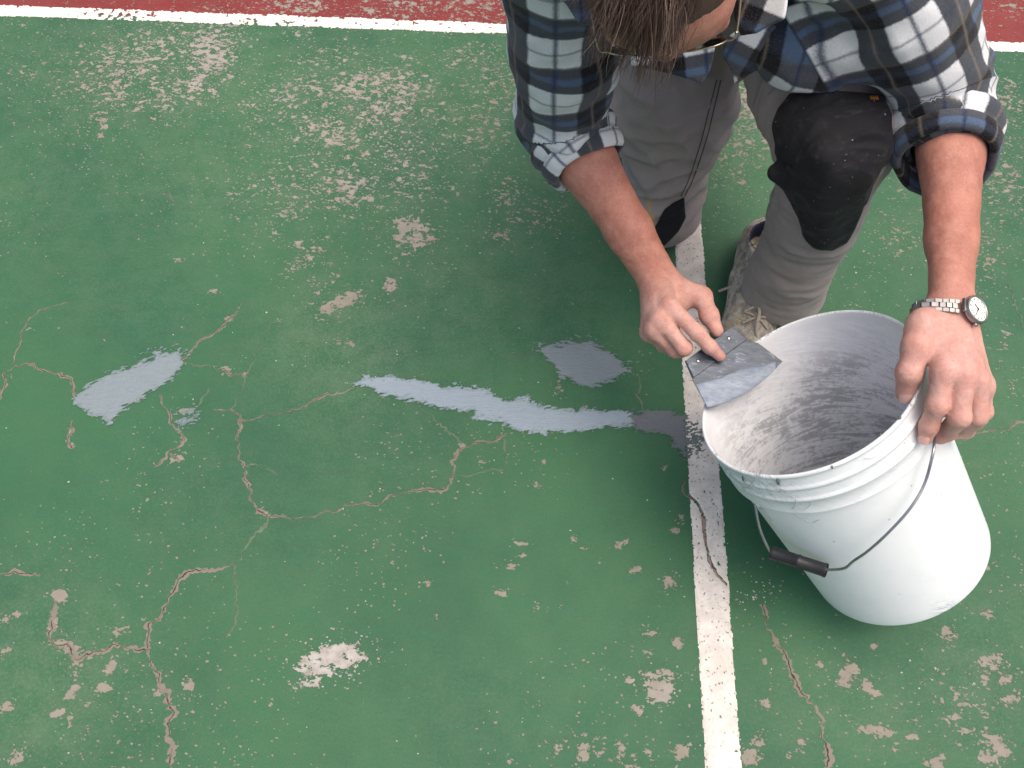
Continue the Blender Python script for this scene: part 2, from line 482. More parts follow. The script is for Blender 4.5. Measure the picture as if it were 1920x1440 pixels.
def to_ground(blobs):
    out = []
    for (x, y, rx, ry, rot, a) in blobs:
        c = P(x, y)[:2]
        ca, sa = math.cos(math.radians(rot)), math.sin(math.radians(rot))
        ex = P(x + rx * ca, y + rx * sa)[:2] - c
        ey = P(x - ry * sa, y + ry * ca)[:2] - c
        out.append((c, np.linalg.inv(np.stack([ex, ey], 1)), a, np.linalg.norm(ex) + np.linalg.norm(ey)))
    return out
def splat(X, Y, blobs, r=1.0, hard=False):
    D = np.zeros(X.shape)
    for (c, Mi, a, rr) in to_ground(blobs):
        m = (np.abs(X - c[0]) < rr * 2.4 * r) & (np.abs(Y - c[1]) < rr * 2.4 * r)
        q = np.stack([X[m] - c[0], Y[m] - c[1]], 0)
        e = Mi @ q
        d2 = (e * e).sum(0)
        g = np.exp(-d2 ** (2 if hard else 1) * .75)
        D[m] = np.maximum(D[m], a * g)
    return D
def court_sheet(name, xs, ys, mat):
    X, Y = np.meshgrid(xs, ys, indexing='ij')
    X, Y = X.ravel(), Y.ravel()
    bl = [(x, y, rx * 1.35, ry * 1.35, ro, a * .84) if y < 520 and a > .6 else (x, y, rx, ry, ro, a) for x, y, rx, ry, ro, a in parse(BLOBS)]
    chip = np.maximum(splat(X, Y, [b for b in bl if b[5] < .8]), splat(X, Y, [b for b in bl if b[5] >= .8], hard=True))
    # a sharp seam where one coat of paint ends
    a, b = P(470, 45)[:2], P(415, 215)[:2]
    side = (X - a[0]) * (b[1] - a[1]) - (Y - a[1]) * (b[0] - a[0])
    near = np.exp(-(((X - (a[0] + b[0]) / 2) ** 2 + (Y - (a[1] + b[1]) / 2) ** 2) / .12 ** 2))
    chip *= 1 - near * (side < 0) * (X > b[0]) * .75
    spk = splat(X, Y, [(b[0], b[1], b[2] * 1.7, b[3] * 1.9, b[4], min(b[5], .8) * .75) for b in bl if b[2] > 11])
    spk = np.maximum(spk, .10 + .24 * np.abs(vn(xy3(X * 5, Y * 5), 3)))
    haze = splat(X, Y, parse(HAZE)) + .10
    out = (Y < -.1) | (X < -1.3) | (X > 1.2)
    chip = np.where(out, .45 + .35 * vn(xy3(X * 2.3, Y * 2.3), 8), chip)
    pale = splat(X, Y, parse('622 1240 90 60 0 1.0;1235 1292 60 50 0 .3;400 120 200 120 0 .35;650 200 250 250 0 .3'), hard=True)
    if mat is RED:
        base = splat(X, Y, parse('560 8 90 26 0 .62;760 15 200 40 0 .5;900 10 120 40 0 .6;480 10 140 20 0 .42;1850 20 90 30 0 .42;1900 10 40 30 0 .5;150 10 250 40 0 .16'))
        chip = np.where(np.abs(Y - 1.75) < .2, base, chip * .8); haze = haze * 0 + .45
    n, m = len(xs), len(ys)
    I = np.arange(n * m).reshape(n, m)
    F = np.stack([I[:-1, :-1], I[1:, :-1], I[1:, 1:], I[:-1, 1:]], -1).reshape(-1, 4)
    o = mk(name, np.stack([X, Y, np.zeros_like(X)], 1), F, mat, None, dict(chip=chip, speck=spk, haze=np.clip(haze, 0, 1.1), pale=pale))
    return props(o, kind='structure')
core_x = np.arange(-1.35, 1.3, .0055)
XS = np.concatenate([np.linspace(-9, -1.5, 16), core_x, np.linspace(1.4, 9, 16)])
YS = np.concatenate([np.linspace(-9, -.05, 20), np.arange(0, 1.63, .0055), [1.632]])
court_sheet('green_court', XS, YS, GREEN)
court_sheet('red_court', np.concatenate([np.linspace(-9, -1.5, 16), np.arange(-1.4, 1.4, .012), np.linspace(1.5, 9, 16)]),
            np.concatenate([[1.632], np.arange(1.64, 1.95, .012), np.linspace(2.0, 9, 16)]), RED)
t = NT('far_asphalt')
far = mk('ground', [(-60, -60, -.02), (60, -60, -.02), (60, 60, -.02), (-60, 60, -.02)], [(0, 1, 2, 3)],
         t.out(t.mix(t.noise(30, 5, .7), srgb(58, 58, 58), srgb(84, 82, 80)), .9), smooth=False)
props(far, kind='structure')

# --- cracks: thin broken-edged strips with a dark split down the middle
def crack_mat(name, a, b, dark, core):
    t = NT(name)
    v = t.attr('across')
    w = t.math('ABSOLUTE', t.add(v, t.math('MULTIPLY_ADD', t.noise(110, 3, .6), 1.3, -.65)))
    gate = t.step(t.noise(22, 3, .6), .38, .5)
    split = t.mul(t.step(w, core, core * .4), gate)
    col = t.mix(t.noise(90, 4, .7), a, b)
    col = t.mix(split, col, dark)
    return t.out(col, .9, t.bump(t.add(t.mul(t.noise(350, 4, .6), .6), t.mul(split, -1.5)), .0012, .9))
CR_TAN = crack_mat('crack_bare_concrete', srgb(104, 98, 86), srgb(136, 128, 115), srgb(52, 46, 40), .22)
CR_PALE = crack_mat('crack_hairline', srgb(76, 104, 78), srgb(112, 120, 96), srgb(60, 70, 54), .1)
CR_DARK = crack_mat('crack_open', srgb(128, 110, 100), srgb(158, 140, 128), srgb(40, 34, 31), .34)
def subdiv(pts, step=.0022, amp=.006, seed=0):
    p = np.array([q[:2] for q in pts])
    seg = np.linalg.norm(np.diff(p, axis=0), axis=1)
    s = np.concatenate([[0], seg.cumsum()])
    n = max(int(s[-1] / step), 6)
    u = np.linspace(0, s[-1], n)
    q = np.stack([np.interp(u, s, p[:, 0]), np.interp(u, s, p[:, 1])], 1)
    for sm in range(3): q[1:-1] = .25 * q[:-2] + .5 * q[1:-1] + .25 * q[2:]
    t = np.gradient(q, axis=0); t /= np.linalg.norm(t, axis=1)[:, None]
    nn = np.stack([-t[:, 1], t[:, 0]], 1)
    w = fbm(xy3(u * 45, u * 0 + seed), 4, seed, .6)
    fade = np.minimum(1, np.minimum(u, s[-1] - u) / .02)
    return q + nn * (amp * .75 * w * fade)[:, None], nn, u, s
def crack(pxpts, mat, z=.0009, seed=0, label=None):
    """pxpts: (px, py, width in mm) along the crack"""
    pts = [P(a, b) for a, b, _ in pxpts]
    q, nn, u, s = subdiv(pts, seed=seed)
    w = np.interp(u, s, [c for _, _, c in pxpts]) / 2000 * .68
    rag = lambda k: np.clip(1 + .8 * fbm(xy3(u * 170, u * 0 + k), 3, seed + k, .7) + .5 * fbm(xy3(u * 38, u * 0 + k), 2, seed + k + 9), .12, 2.4)
    lw, rw = w * rag(1), w * rag(5)
    lw[0] = rw[0] = lw[-1] = rw[-1] = .00015
    cols = (-1, -.5, 0, .5, 1)
    V, A = [], []
    for c in cols:
        side = np.where(c < 0, lw, rw)[:, None] if c else 0
        xyz = np.concatenate([q + nn * (c * side), np.full((len(q), 1), z - (.0006 if abs(c) == 1 else 0))], 1)
        V.append(xyz); A.append(np.full(len(q), c))
    n = len(q)
    I = np.arange(5 * n).reshape(5, n)
    F = np.stack([I[1:, :-1], I[1:, 1:], I[:-1, 1:], I[:-1, :-1]], -1).reshape(-1, 4)
    F = F[:, ::-1]
    o = mk('crack', np.concatenate(V), F, mat, None, dict(across=np.concatenate(A)))
    return props(o, kind='structure')
CRACKS = [
 ([(147,748,7),(130,715,6),(100,698,5),(60,685,6),(25,684,9),(8,715,7),(0,750,6)], CR_TAN),
 ([(25,684,4),(38,640,4),(45,605,5),(65,588,5),(95,572,3),(130,568,2)], CR_TAN),
 ([(340,676,6),(370,648,6),(400,625,5),(430,602,9),(446,585,3),(455,565,2)], CR_TAN),
 ([(343,678,2),(380,685,3),(415,688,5),(430,702,5),(458,704,4)], CR_TAN),
 ([(460,704,6),(457,728,4),(440,758,3),(428,772,3)], CR_PALE),
 ([(460,704,4),(475,670,3),(490,640,2),(520,600,2)], CR_PALE),
 ([(300,738,5),(308,758,4),(318,780,5),(330,805,7),(342,826,9),(337,838,5),(318,850,6),(306,864,6),(290,875,4)], CR_TAN),
 ([(318,850,5),(332,864,5),(340,866,3)], CR_TAN),
 ([(135,788,4),(132,812,7),(128,830,8),(138,842,6)], CR_TAN),
 ([(392,728,3),(385,745,3),(372,762,3)], CR_PALE),
 ([(400,768,3),(425,770,4),(440,778,8),(455,786,4),(490,786,3),(520,778,3),(560,765,5),(605,746,6),(650,732,3),(668,726,2)], CR_TAN),
 ([(446,785,9),(449,800,7),(445,815,4),(450,845,3),(456,870,7),(460,895,6),(463,918,6),(472,942,6),(490,960,11),(503,967,9)], CR_TAN),
 ([(458,874,5),(485,876,4),(510,884,4),(522,892,2)], CR_PALE),
 ([(505,968,5),(545,972,4),(590,972,4),(625,962,4),(655,944,6),(685,941,5),(705,946,4),(718,932,5),(755,926,4),(800,920,8),(835,917,8),(842,905,5),(848,890,6),(846,862,6),(860,842,9),(880,834,6),(905,827,7),(925,826,5),(945,820,7),(952,812,5)], CR_TAN),
 ([(848,893,4),(880,888,3),(915,882,3),(945,882,4)], CR_PALE),
 ([(945,822,4),(950,850,3),(947,882,3)], CR_PALE),
 ([(866,834,4),(845,812,4),(820,792,4),(790,765,3)], CR_PALE),
 ([(505,968,7),(492,988,6),(470,1010,6),(455,1030,6),(441,1055,5),(438,1062,5)], CR_PALE),
 ([(441,1056,4),(440,1075,4),(445,1110,4),(449,1140,3),(440,1170,3),(415,1200,2)], CR_PALE),
 ([(441,1058,3),(410,1066,6),(375,1070,8),(345,1080,10),(332,1092,9),(322,1115,12),(310,1142,8),(290,1160,8),(277,1172,9),(280,1200,10),(276,1218,9)], CR_TAN),
 ([(276,1220,9),(255,1217,10),(228,1210,9),(205,1216,9),(175,1226,9),(150,1232,9),(130,1215,10),(105,1205,8),(95,1188,10),(105,1150,9),(102,1130,6)], CR_TAN),
 ([(276,1218,8),(284,1240,9),(293,1262,9),(300,1280,10),(316,1300,12),(326,1330,13),(320,1360,12),(318,1390,11),(323,1415,12),(319,1450,10)], CR_TAN),
 ([(0,1076,9),(35,1078,9),(76,1079,6)], CR_TAN),
 ([(1428,1132,9),(1432,1160,11),(1444,1178,6),(1456,1198,8),(1472,1225,12),(1488,1255,11),(1500,1290,10),(1515,1318,9),(1532,1335,7),(1537,1365,10),(1545,1400,10),(1554,1420,13),(1548,1450,9)], CR_TAN),
 ([(1285,900,3),(1282,915,4),(1288,930,3),(1296,936,3)], CR_TAN),
 ([(1805,826,4),(1830,815,5),(1870,806,5),(1900,800,6),(1930,790,5)], CR_TAN),
 ([(1890,530,3),(1908,575,3),(1918,610,4),(1930,640,3)], CR_PALE),
 ([(1195,700,3),(1200,735,5),(1207,770,4)], CR_PALE),
 ([(300,362,3),(318,370,4),(326,378,2)], CR_TAN),
]
for i, (c, m) in enumerate(CRACKS): crack(c, m, seed=11 + i * 7)

# --- ragged thin layers (paint lines, filler): a fine grid kept where a noisy outline says so
def poly_sd(x, y, poly):
    p = np.asarray(poly)
    d = np.full(x.shape, 1e9); ins = np.zeros(x.shape, bool)
    for i in range(len(p)):
        a, b = p[i], p[(i + 1) % len(p)]
        e = b - a
        t = np.clip(((x - a[0]) * e[0] + (y - a[1]) * e[1]) / (e @ e), 0, 1)
        d = np.minimum(d, np.hypot(x - a[0] - t * e[0], y - a[1] - t * e[1]))
        c = (a[1] > y) != (b[1] > y)
        ins ^= c & (x < (b[0] - a[0]) * (y - a[1]) / (b[1] - a[1] + 1e-12) + a[0])
    return np.where(ins, -d, d)
def layer(name, x0, x1, y0, y1, h, fn, mat, zb, th, extra=None, clip=None):
    xs, ys = np.arange(x0, x1 + h, h), np.arange(y0, y1 + h, h)
    X, Y = np.meshgrid(xs, ys, indexing='ij')
    sh = X.shape
    D = fn(X.ravel(), Y.ravel()).reshape(sh)
    cell = .25 * (D[:-1, :-1] + D[1:, :-1] + D[1:, 1:] + D[:-1, 1:])
    I = np.arange(X.size).reshape(sh)
    F = np.stack([I[:-1, :-1], I[1:, :-1], I[1:, 1:], I[:-1, 1:]], -1)[cell < 0]
    used, inv = np.unique(F, return_inverse=True)
    F = inv.reshape(-1, 4)
    Z = zb + th * sstep(.0002, -.004, D.ravel()) + th * .25 * vn(xy3(X.ravel() * 160, Y.ravel() * 160), 5) * (D.ravel() < -.002)
    V = np.stack([X.ravel(), Y.ravel(), Z], 1)[used]
    at = {k: f(V[:, 0], V[:, 1]) for k, f in (extra or {}).items()}
    at['edge'] = D.ravel()[used]
    return mk(name, V, F, mat, None, at)

def line_mat(name, c1, c2):
    t = NT(name)
    col = t.mix(t.step(t.noise(26, 5, .65), .35, .7), c1, c2)
    col = t.mix(t.mul(t.step(t.noise(120, 5, .65), .56, .72), .55), col, srgb(176, 172, 168))
    dn = t.noise(60, 3, .6, col=True)
    wob = t.n.new('ShaderNodeVectorMath'); wob.operation = 'MULTIPLY_ADD'
    t.set(wob.inputs[0], dn); wob.inputs[1].default_value = (.006,) * 3; t.set(wob.inputs[2], t.mapping((1, .75, 1), (0, 0, .4)))
    d = t.voro(190, wob.outputs[0])
    gate = t.step(t.noise(190, 1, .5, t.mapping(loc=(4, 4, 0))), .50, .60)
    pit = t.mul(t.step(d, .27, .15), gate)
    d3 = t.voro(90, wob.outputs[0])
    pit3 = t.mul(t.step(d3, .16, .10), t.step(t.noise(90, 0, .5, t.mapping(loc=(1, 8, 0))), .56, .62))
    pit = t.math('MAXIMUM', pit, pit3)
    col = t.mix(t.mul(pit, .9), col, srgb(92, 92, 84))
    stain = t.attr('stain')
    col = t.mix(t.math('MULTIPLY', stain, t.step(t.noise(70, 5, .7), .25, .55), clamp=True), col, srgb(116, 112, 116))
    hgt = t.add(t.mul(t.math('SUBTRACT', 1, pit), .9), t.mul(t.noise(190, 4, .6), .9))
    return t.out(col, .72, t.bump(hgt, .0012, .8))
LINE = line_mat('line_paint', srgb(198, 192, 183), srgb(222, 216, 208))
LINE2 = line_mat('line_paint_cream', srgb(214, 211, 198), srgb(228, 226, 216))
LX0, LX1 = P(1322, 1430)[0], P(1390, 1430)[0]
SPLIT = np.array([P(*q)[:2] for q in [(1291, 928), (1308, 945), (1318, 968), (1321, 1000), (1325, 1030), (1330, 1052), (1345, 1078), (1362, 1096)]])
def line_fn(x, y):
    e = .0010 * fbm(xy3(x * 260, y * 260), 3, 2, .7) + .0014 * vn(xy3(x * 40, y * 40), 6)
    d = np.maximum(LX0 - x, x - LX1) + e
    dd = np.full(x.shape, 1e9)
    for a, b in zip(SPLIT[:-1], SPLIT[1:]):
        g = b - a
        t_ = np.clip(((x - a[0]) * g[0] + (y - a[1]) * g[1]) / (g @ g), 0, 1)
        dd = np.minimum(dd, np.hypot(x - a[0] - t_ * g[0], y - a[1] - t_ * g[1]))
    wdt = .0019 + .0018 * vn(xy3(x * 55, y * 55), 4)
    d = np.maximum(d, np.maximum(wdt, .0006) - dd - .0006 * vn(xy3(x * 300, y * 300), 9))
    d = np.maximum(d, .002 + y * 0 + np.where(y > 1.612, y - 1.612, -1))
    chips = vn(xy3(x * 330, y * 330), 12)
    return np.maximum(d, (chips - .80) * .01)
st = P(1300, 830)[:2]
props(layer('court_line', LX0 - .006, LX1 + .006, -1.1, 1.615, .00135, line_fn, LINE, .0004, .0012,
            dict(stain=lambda x, y: np.exp(-((y - st[1]) / .05) ** 4) * .0 + .05)), kind='structure')
YL = 1.6315
def top_fn(x, y):
    yc = YL - .0015 * (x + .05)
    e = .002 * fbm(xy3(x * 160, y * 160), 3, 21, .7) + .002 * vn(xy3(x * 14, y * 14), 23)
    d = np.abs(y - yc) - .0165 + e
    wear = splat(x, y, parse('230 30 60 14 0 1.0;480 40 60 10 0 .7;560 45 30 10 0 .6;1000 50 50 10 0 .4;800 45 160 8 0 .35')) 
    holes = fbm(xy3(x * 110, y * 150), 3, 31, .6) - (1.0 - .85 * wear)
    return np.maximum(d, holes * .01)
props(layer('court_line', -2.9, 2.9, YL - .03, YL + .03, .0022, top_fn, LINE2, .0005, .0012, dict(stain=lambda x, y: x * 0)), kind='structure')
# dark split seen through the line
t = NT('line_split_dark')
SPL = t.out(t.mix(t.noise(150, 4, .7), srgb(84, 70, 62), srgb(140, 124, 112)), .95)
crack([(1289, 926, 4), (1308, 945, 7), (1318, 968, 10), (1321, 1000, 12), (1325, 1030, 9), (1330, 1052, 6), (1345, 1078, 7), (1362, 1096, 4)], CR_DARK, z=.0008, seed=77)

# --- filler patches trowelled onto the cracks
def filler_mat(name, c1, c2, rough):
    t = NT(name)
    st_ = t.noise(55, 4, .6, t.mapping((1, 3.5, 1), (0, 0, .2)))
    col = t.mix(st_, c1, c2)
    col = t.mix(t.mul(t.step(t.noise(380, 3, .6), .60, .72), .35), col, tuple(x * .62 for x in c1[:3]) + (1,))
    thin = t.step(t.attr('edge'), -.009, -.0005)
    col = t.mix(t.mul(t.mul(thin, t.step(t.noise(240, 4, .7), .40, .6)), .7), col, srgb(70, 104, 82))
    return t.out(col, rough, t.bump(t.add(t.mul(t.noise(260, 4, .65), .7), t.mul(t.noise(70, 4, .6, t.mapping((1, 6, 1), (0, 0, .2))), 1.3)), .0022, .8))
FL_PALE = filler_mat('filler_wet_pale', srgb(130, 145, 155), srgb(144, 158, 167), .5)
FL_MID = filler_mat('filler_damp', srgb(118, 131, 136), srgb(131, 144, 148), .6)
FL_DRY = filler_mat('filler_drying', srgb(108, 120, 125), srgb(120, 132, 136), .65)
FL_DARK = filler_mat('filler_thin_dark', srgb(92, 97, 102), srgb(106, 111, 115), .65)
def patch(poly, mat, label, seed, zb=.0011, th=.0012, flecks=(), ang=.25, fr=.007, weak=None):
    g = np.array([P(*q)[:2] for q in poly])
    ca, sa = math.cos(ang), math.sin(ang)
    lo = g.min(0) - .05; hi = g.max(0) + .05
    fl = [(P(a, b)[:2], r, k) for a, b, r, k in flecks]
    def fn(x, y):
        u, v = x * ca + y * sa, -x * sa + y * ca
        d = poly_sd(x, y, g)
        n1 = fbm(xy3(u * 90, v * 330), 3, seed, .7)
        n2 = fbm(xy3(u * 45, v * 60), 2, seed + 5)
        D = d + fr * n1 + fr * .7 * n2
        n3 = fbm(xy3(u * 150, v * 420), 3, seed + 11, .65)
        for c, r, k in fl:
            q = np.hypot(x - c[0], (y - c[1]) * 1.5) / r
            D = np.minimum(D, np.where(q < 1.6, (k + q * q * .55 - n3) * .006, 1))
        if weak is not None:
            D = np.maximum(D, (n3 - weak(x, y)) * .006)
        return D
    o = layer('filler_patch', lo[0], hi[0], lo[1], hi[1], .00125, fn, mat, zb, th)
    return props(o, label, 'filler patch', 'filler patches trowelled over the cracks')
patch([(139,750),(160,727),(215,692),(245,690),(300,667),(333,656),(344,680),(325,705),(305,725),(270,745),(240,765),(207,795),(165,780),(147,765)], FL_MID,
      'slanting blue-grey filler smear at the far left end of a branching crack', 3, flecks=[(295,665,.03,.15),(330,665,.03,.2),(345,770,.02,.45),(340,795,.022,.35)], ang=.5)
patch([(667,722),(680,709),(745,706),(790,716),(830,722),(870,723),(920,731),(945,750),(990,746),(1010,760),(1060,769),(1130,769),(1160,766),(1182,776),(1187,793),(1170,800),(1130,805),(1060,811),(960,811),(945,797),(915,790),(884,785),(890,770),(830,765),(780,755),(720,740)], FL_PALE,
      'long pale wet filler streak with ragged edges running across the green court', 17, zb=.0016, flecks=[(700,712,.025,.25),(1170,790,.02,.3),(650,718,.012,.5)], fr=.0055)
xl = LX0
patch([(1178,775),(1230,772),(1282,778),(1296,785),(1320,802),(1328,820),(1322,858),(1285,858),(1262,838),(1255,822),(1220,812),(1180,803)], FL_DARK,
      'thin dark grey filler smear crossing the white line beside the bucket', 29, zb=.0013, th=.001, flecks=[(1300,845,.03,.2),(1310,790,.03,.35)],
      weak=lambda x, y: np.where(x > xl - .004, .05 + .45 * sstep(.05, .0, x - xl), 2.0))
patch([(1012,652),(1030,644),(1080,641),(1110,645),(1140,660),(1168,680),(1182,700),(1160,715),(1110,729),(1085,727),(1050,702),(1022,674)], FL_DRY,
      'drying grey filler oval on green court above the long pale streak', 41, flecks=[(1190,690,.03,.30),(1205,670,.025,.55),(1010,648,.02,.35),(1100,640,.03,.4)], ang=-.1)

patch([(326,776),(342,766),(366,768),(372,780),(362,796),(340,800),(328,792)], FL_DRY,
      'small faint patchy filler trace beside a pale chip, right of the slanting smear', 53, weak=lambda x, y: .12 + 0 * x, th=.0008)
# loose crumbs of paint and filler
t = NT('paint_crumb')
CRUMB = t.out(t.mix(t.noise(300, 2, .5), srgb(150, 160, 150), srgb(205, 205, 196)), .8)
mb = MB()
for i in range(230):
    x, y = random.uniform(0, 1900), random.uniform(380, 1440)
    if i % 5 == 0: x, y = random.gauss(1420, 25), random.gauss(1112, 14)
    if i % 7 == 0: x, y = random.gauss(560, 200), random.gauss(640, 60)
    c = P(x, y); r = random.uniform(.0006, .0017) * (1.7 if random.random() < .06 else 1)
    a = random.uniform(0, 6.3)
    V = [c + np.array([r * random.uniform(.6, 1.5) * math.cos(a + k * 1.57), r * random.uniform(.6, 1.2) * math.sin(a + k * 1.57), .0006]) for k in range(4)]
    V.append(c + np.array([0, 0, .0009 + r * .5]))
    mb.add(V, [(0, 1, 4), (1, 2, 4), (2, 3, 4), (3, 0, 4)])
props(mb.build('paint_crumbs', CRUMB, None, False), 'scattered tiny pale crumbs of paint and filler lying on the court', None, None, 'stuff')
#BUCKET
# ------------------------------------------------------------------ bucket
BC = np.array([.3780, .5520, .3622]); BA = nrm([-.565, .353, .746])
BE1 = nrm(np.cross(BA, [0, 0, 1.0])); BE2 = np.cross(BA, BE1)
def bl(p):                       # bucket coordinates: depth below rim, radius
    q = np.asarray(p) - BC
    s = -(q @ BA)
    return s, np.linalg.norm(q + BA * s)
def r_out(s): return .1425 - (.1425 - .131) * (s - .078) / .287 if s > .077 else .1495
lowest = min((BC - BA * .3685 + .131 * (math.cos(a) * BE1 + math.sin(a) * BE2))[2] for a in np.linspace(0, 6.283, 720))
BC = BC + np.array([0, 0, -lowest + .0012])
def bucket_ray(px, py, off, outer=True):
    r = nrm(ray(px, py)); prev = None
    for d in np.linspace(.7, 1.7, 4000):
        s, rad = bl(CAMP + r * d)
        if outer:
            if s > 0 and rad < r_out(s) + off: return CAMP + r * d
        else:
            if s > .002 and rad > .1445 - .0165 * s / .37 - off and prev is not None and prev < .1445: return CAMP + r * d
            prev = rad if s > .002 else None
    return None
t = NT('white_bucket_plastic')
sm = t.noise(30, 5, .65, t.mapping((1, 1, 1)), .4)
col = t.mix(t.mul(t.step(sm, .45, .75), .25), srgb(232, 236, 236), srgb(214, 220, 222))
smudge = t.attr('smudge')
scr = t.noise(70, 6, .7, t.mapping((1, 1, 5), (.5, .4, 0)), 1.2)
col = t.mix(t.math('MULTIPLY', smudge, t.step(scr, .50, .58), clamp=True), col, srgb(150, 156, 164))
spots = t.mul(t.step(t.voro(48), .10, .05), t.step(t.noise(48, 0, .5, t.mapping(loc=(5, 1, 2))), .58, .66))
col = t.mix(t.mul(spots, .6), col, srgb(150, 152, 152))
BUCKW = t.out(col, .38, t.bump(t.noise(240, 3, .6), .0004, .3), Specular_IOR_Level=.45, Subsurface_Weight=.0)
t = NT('bucket_inside_filler')
ang = t.attr('turn'); dep = t.attr('deep')
cmb = t.n.new('ShaderNodeCombineXYZ'); t.set(cmb.inputs[0], t.mul(ang, 1.5)); t.set(cmb.inputs[1], t.math('MULTIPLY_ADD', ang, 3.0, t.mul(dep, 52.0))); t.set(cmb.inputs[2], t.mul(ang, .3))
wr = t.noise(.85, 10, .76, cmb.outputs[0], 1.7)
wr2 = t.noise(2.4, 8, .75, t.mapping((1, 1, 1), loc=(7, 3, 1), co=cmb.outputs[0]), 1.0)
fine = t.noise(160, 5, .75)
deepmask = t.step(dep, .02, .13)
blot = t.noise(16, 6, .7, None, .8)
v = t.add(t.add(t.mul(wr, .44), t.mul(wr2, .24)), t.add(t.mul(fine, .20), t.mul(blot, .26)))
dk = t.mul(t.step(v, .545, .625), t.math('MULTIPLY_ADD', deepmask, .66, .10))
col = t.mix(t.step(wr2, .35, .65), srgb(222, 225, 229), srgb(242, 243, 245))
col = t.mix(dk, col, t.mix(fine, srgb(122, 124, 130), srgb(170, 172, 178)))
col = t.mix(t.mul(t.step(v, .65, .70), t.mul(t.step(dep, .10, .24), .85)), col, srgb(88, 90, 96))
col = t.mix(t.step(dep, .028, .006), col, srgb(224, 226, 228))
BUCKIN = t.out(col, .55, t.bump(v, .0022, .45))
prof = [(.1452, .0012), (.1462, .0002), (.1478, 0), (.1492, .0008), (.1497, .0030), (.1494, .0052), (.1478, .0066), (.1474, .010), (.1474, .021), (.1480, .0232), (.1495, .0245), (.1497, .0270), (.1492, .0292), (.1476, .0305), (.1474, .034), (.1474, .044), (.1478, .0462),
        (.1494, .0475), (.1496, .0500), (.1488, .0520), (.1478, .0530), (.1478, .068), (.1484, .0735), (.1488, .0752), (.1478, .0765), (.1440, .0770), (.1428, .0782), (.1424, .082)]
for k in range(1, 13): prof.append((.1424 - (.1424 - .1312) * k / 12, .082 + (.362 - .082) * k / 12))
prof += [(.1306, .3655), (.1292, .3675), (.1265, .3685), (.122, .3680), (.120, .3650), (.06, .3645), (.002, .3645)]
bucket = empty('bucket', BC - BA * .368, 'white plastic filler bucket tipped over towards the kneeling man, inside smeared grey', 'bucket')
V, F = lathe(prof, BC, BA, 128)
s_, a_ = -(V - BC) @ BA, np.arctan2((V - BC) @ BE2, (V - BC) @ BE1)
pxy = pixels(V)
smu = np.exp(-((s_ - .03) / .03) ** 2) * np.exp(-((pxy[:, 0] - 1400) / 90) ** 2) * .9 + .5 * np.exp(-((pxy[:, 0] - 1775) / 22) ** 2 - ((pxy[:, 1] - 1145) / 16) ** 2) * 2
smu = np.maximum(smu, .14 * (s_ < .08))
smu = np.maximum(smu, (s_ < .006) * np.clip(.35 + 1.1 * vn(np.stack([np.cos(a_) * 4, np.sin(a_) * 4, 0 * a_], 1), 44), 0, .95))
mk('bucket_body', V, F, BUCKW, bucket, dict(smudge=smu))
pin = [(.1452, .0012), (.1447, .003)] + [(.1447 - .0165 * k / 40, .003 + .355 * k / 40) for k in range(1, 41)] + [(.124, .361), (.06, .3612), (.002, .3612)]
V, F = lathe(pin, BC, BA, 160)
s_, a_ = -(V - BC) @ BA, np.arctan2((V - BC) @ BE2, (V - BC) @ BE1)
V2 = V.copy()
rr = (V - BC) + np.outer(s_, BA)
nn_ = rr / (np.linalg.norm(rr, axis=1)[:, None] + 1e-9)
V2 -= nn_ * (.0006 * np.clip(fbm(np.stack([np.cos(a_) * 4, np.sin(a_) * 4, s_ * 60], 1), 3, 8), -.2, 1) * sstep(.02, .06, s_))[:, None]
mk('filler_coating', V2, F[:, ::-1], BUCKIN, bucket, dict(turn=a_ * np.where(np.abs(a_) > 3.1, 1, 1), deep=s_))
# thick grey dregs in the bottom
t = NT('filler_dregs')
DREG = t.out(t.mix(t.noise(40, 5, .7), srgb(88, 92, 100), srgb(150, 154, 160)), .5, t.bump(t.noise(60, 5, .6), .004, .8))
rings, seg = 14, 64
dv, df = [], []
for i in range(rings + 1):
    for k in range(seg):
        a = 2 * math.pi * k / seg
        r = .1282 * i / rings
        dirn = math.cos(a) * BE1 + math.sin(a) * BE2
        hgt = .022 + .030 * sstep(.2, 1, np.array([i / rings * max(0, -dirn[2] / .66)]))[0] + .004 * math.sin(5 * a + i) * (i < rings)
        dv.append(BC - BA * (.361 - hgt) + dirn * (r + .002 * (i == rings)))
for i in range(rings):
    for k in range(seg): df.append((i * seg + k, (i + 1) * seg + k, (i + 1) * seg + (k + 1) % seg, i * seg + (k + 1) % seg))
mk('filler_dregs', dv, np.array(df), DREG, bucket)
for (x0, y0, x1, y1, r) in ((1458, 897, 1460, 909, .0026), (1689, 781, 1684, 787, .0022), (1652, 812, 1649, 817, .0014), (1392, 893, 1394, 903, .0015), (1346, 866, 1349, 876, .0018), (1560, 873, 1561, 879, .0013)):
    pa_, pb_ = bucket_ray(x0, y0, .0004), bucket_ray(x1, y1, .0004)
    if pa_ is not None and pb_ is not None: MB().tube(spline([pa_, pa_ * .45 + pb_ * .55 + np.array([0, -.0004, .0002]), pb_], 8), [r * .5, r * .8, r, r, r * .9, r * .8, r * .6, r * .25], 8, flat=.7).build('filler_drip', FL_DARK, bucket)
t = NT('scuff_graphite')
SCUFF = t.out(srgb(176, 179, 182), .8)
rs_ = random.Random(12)
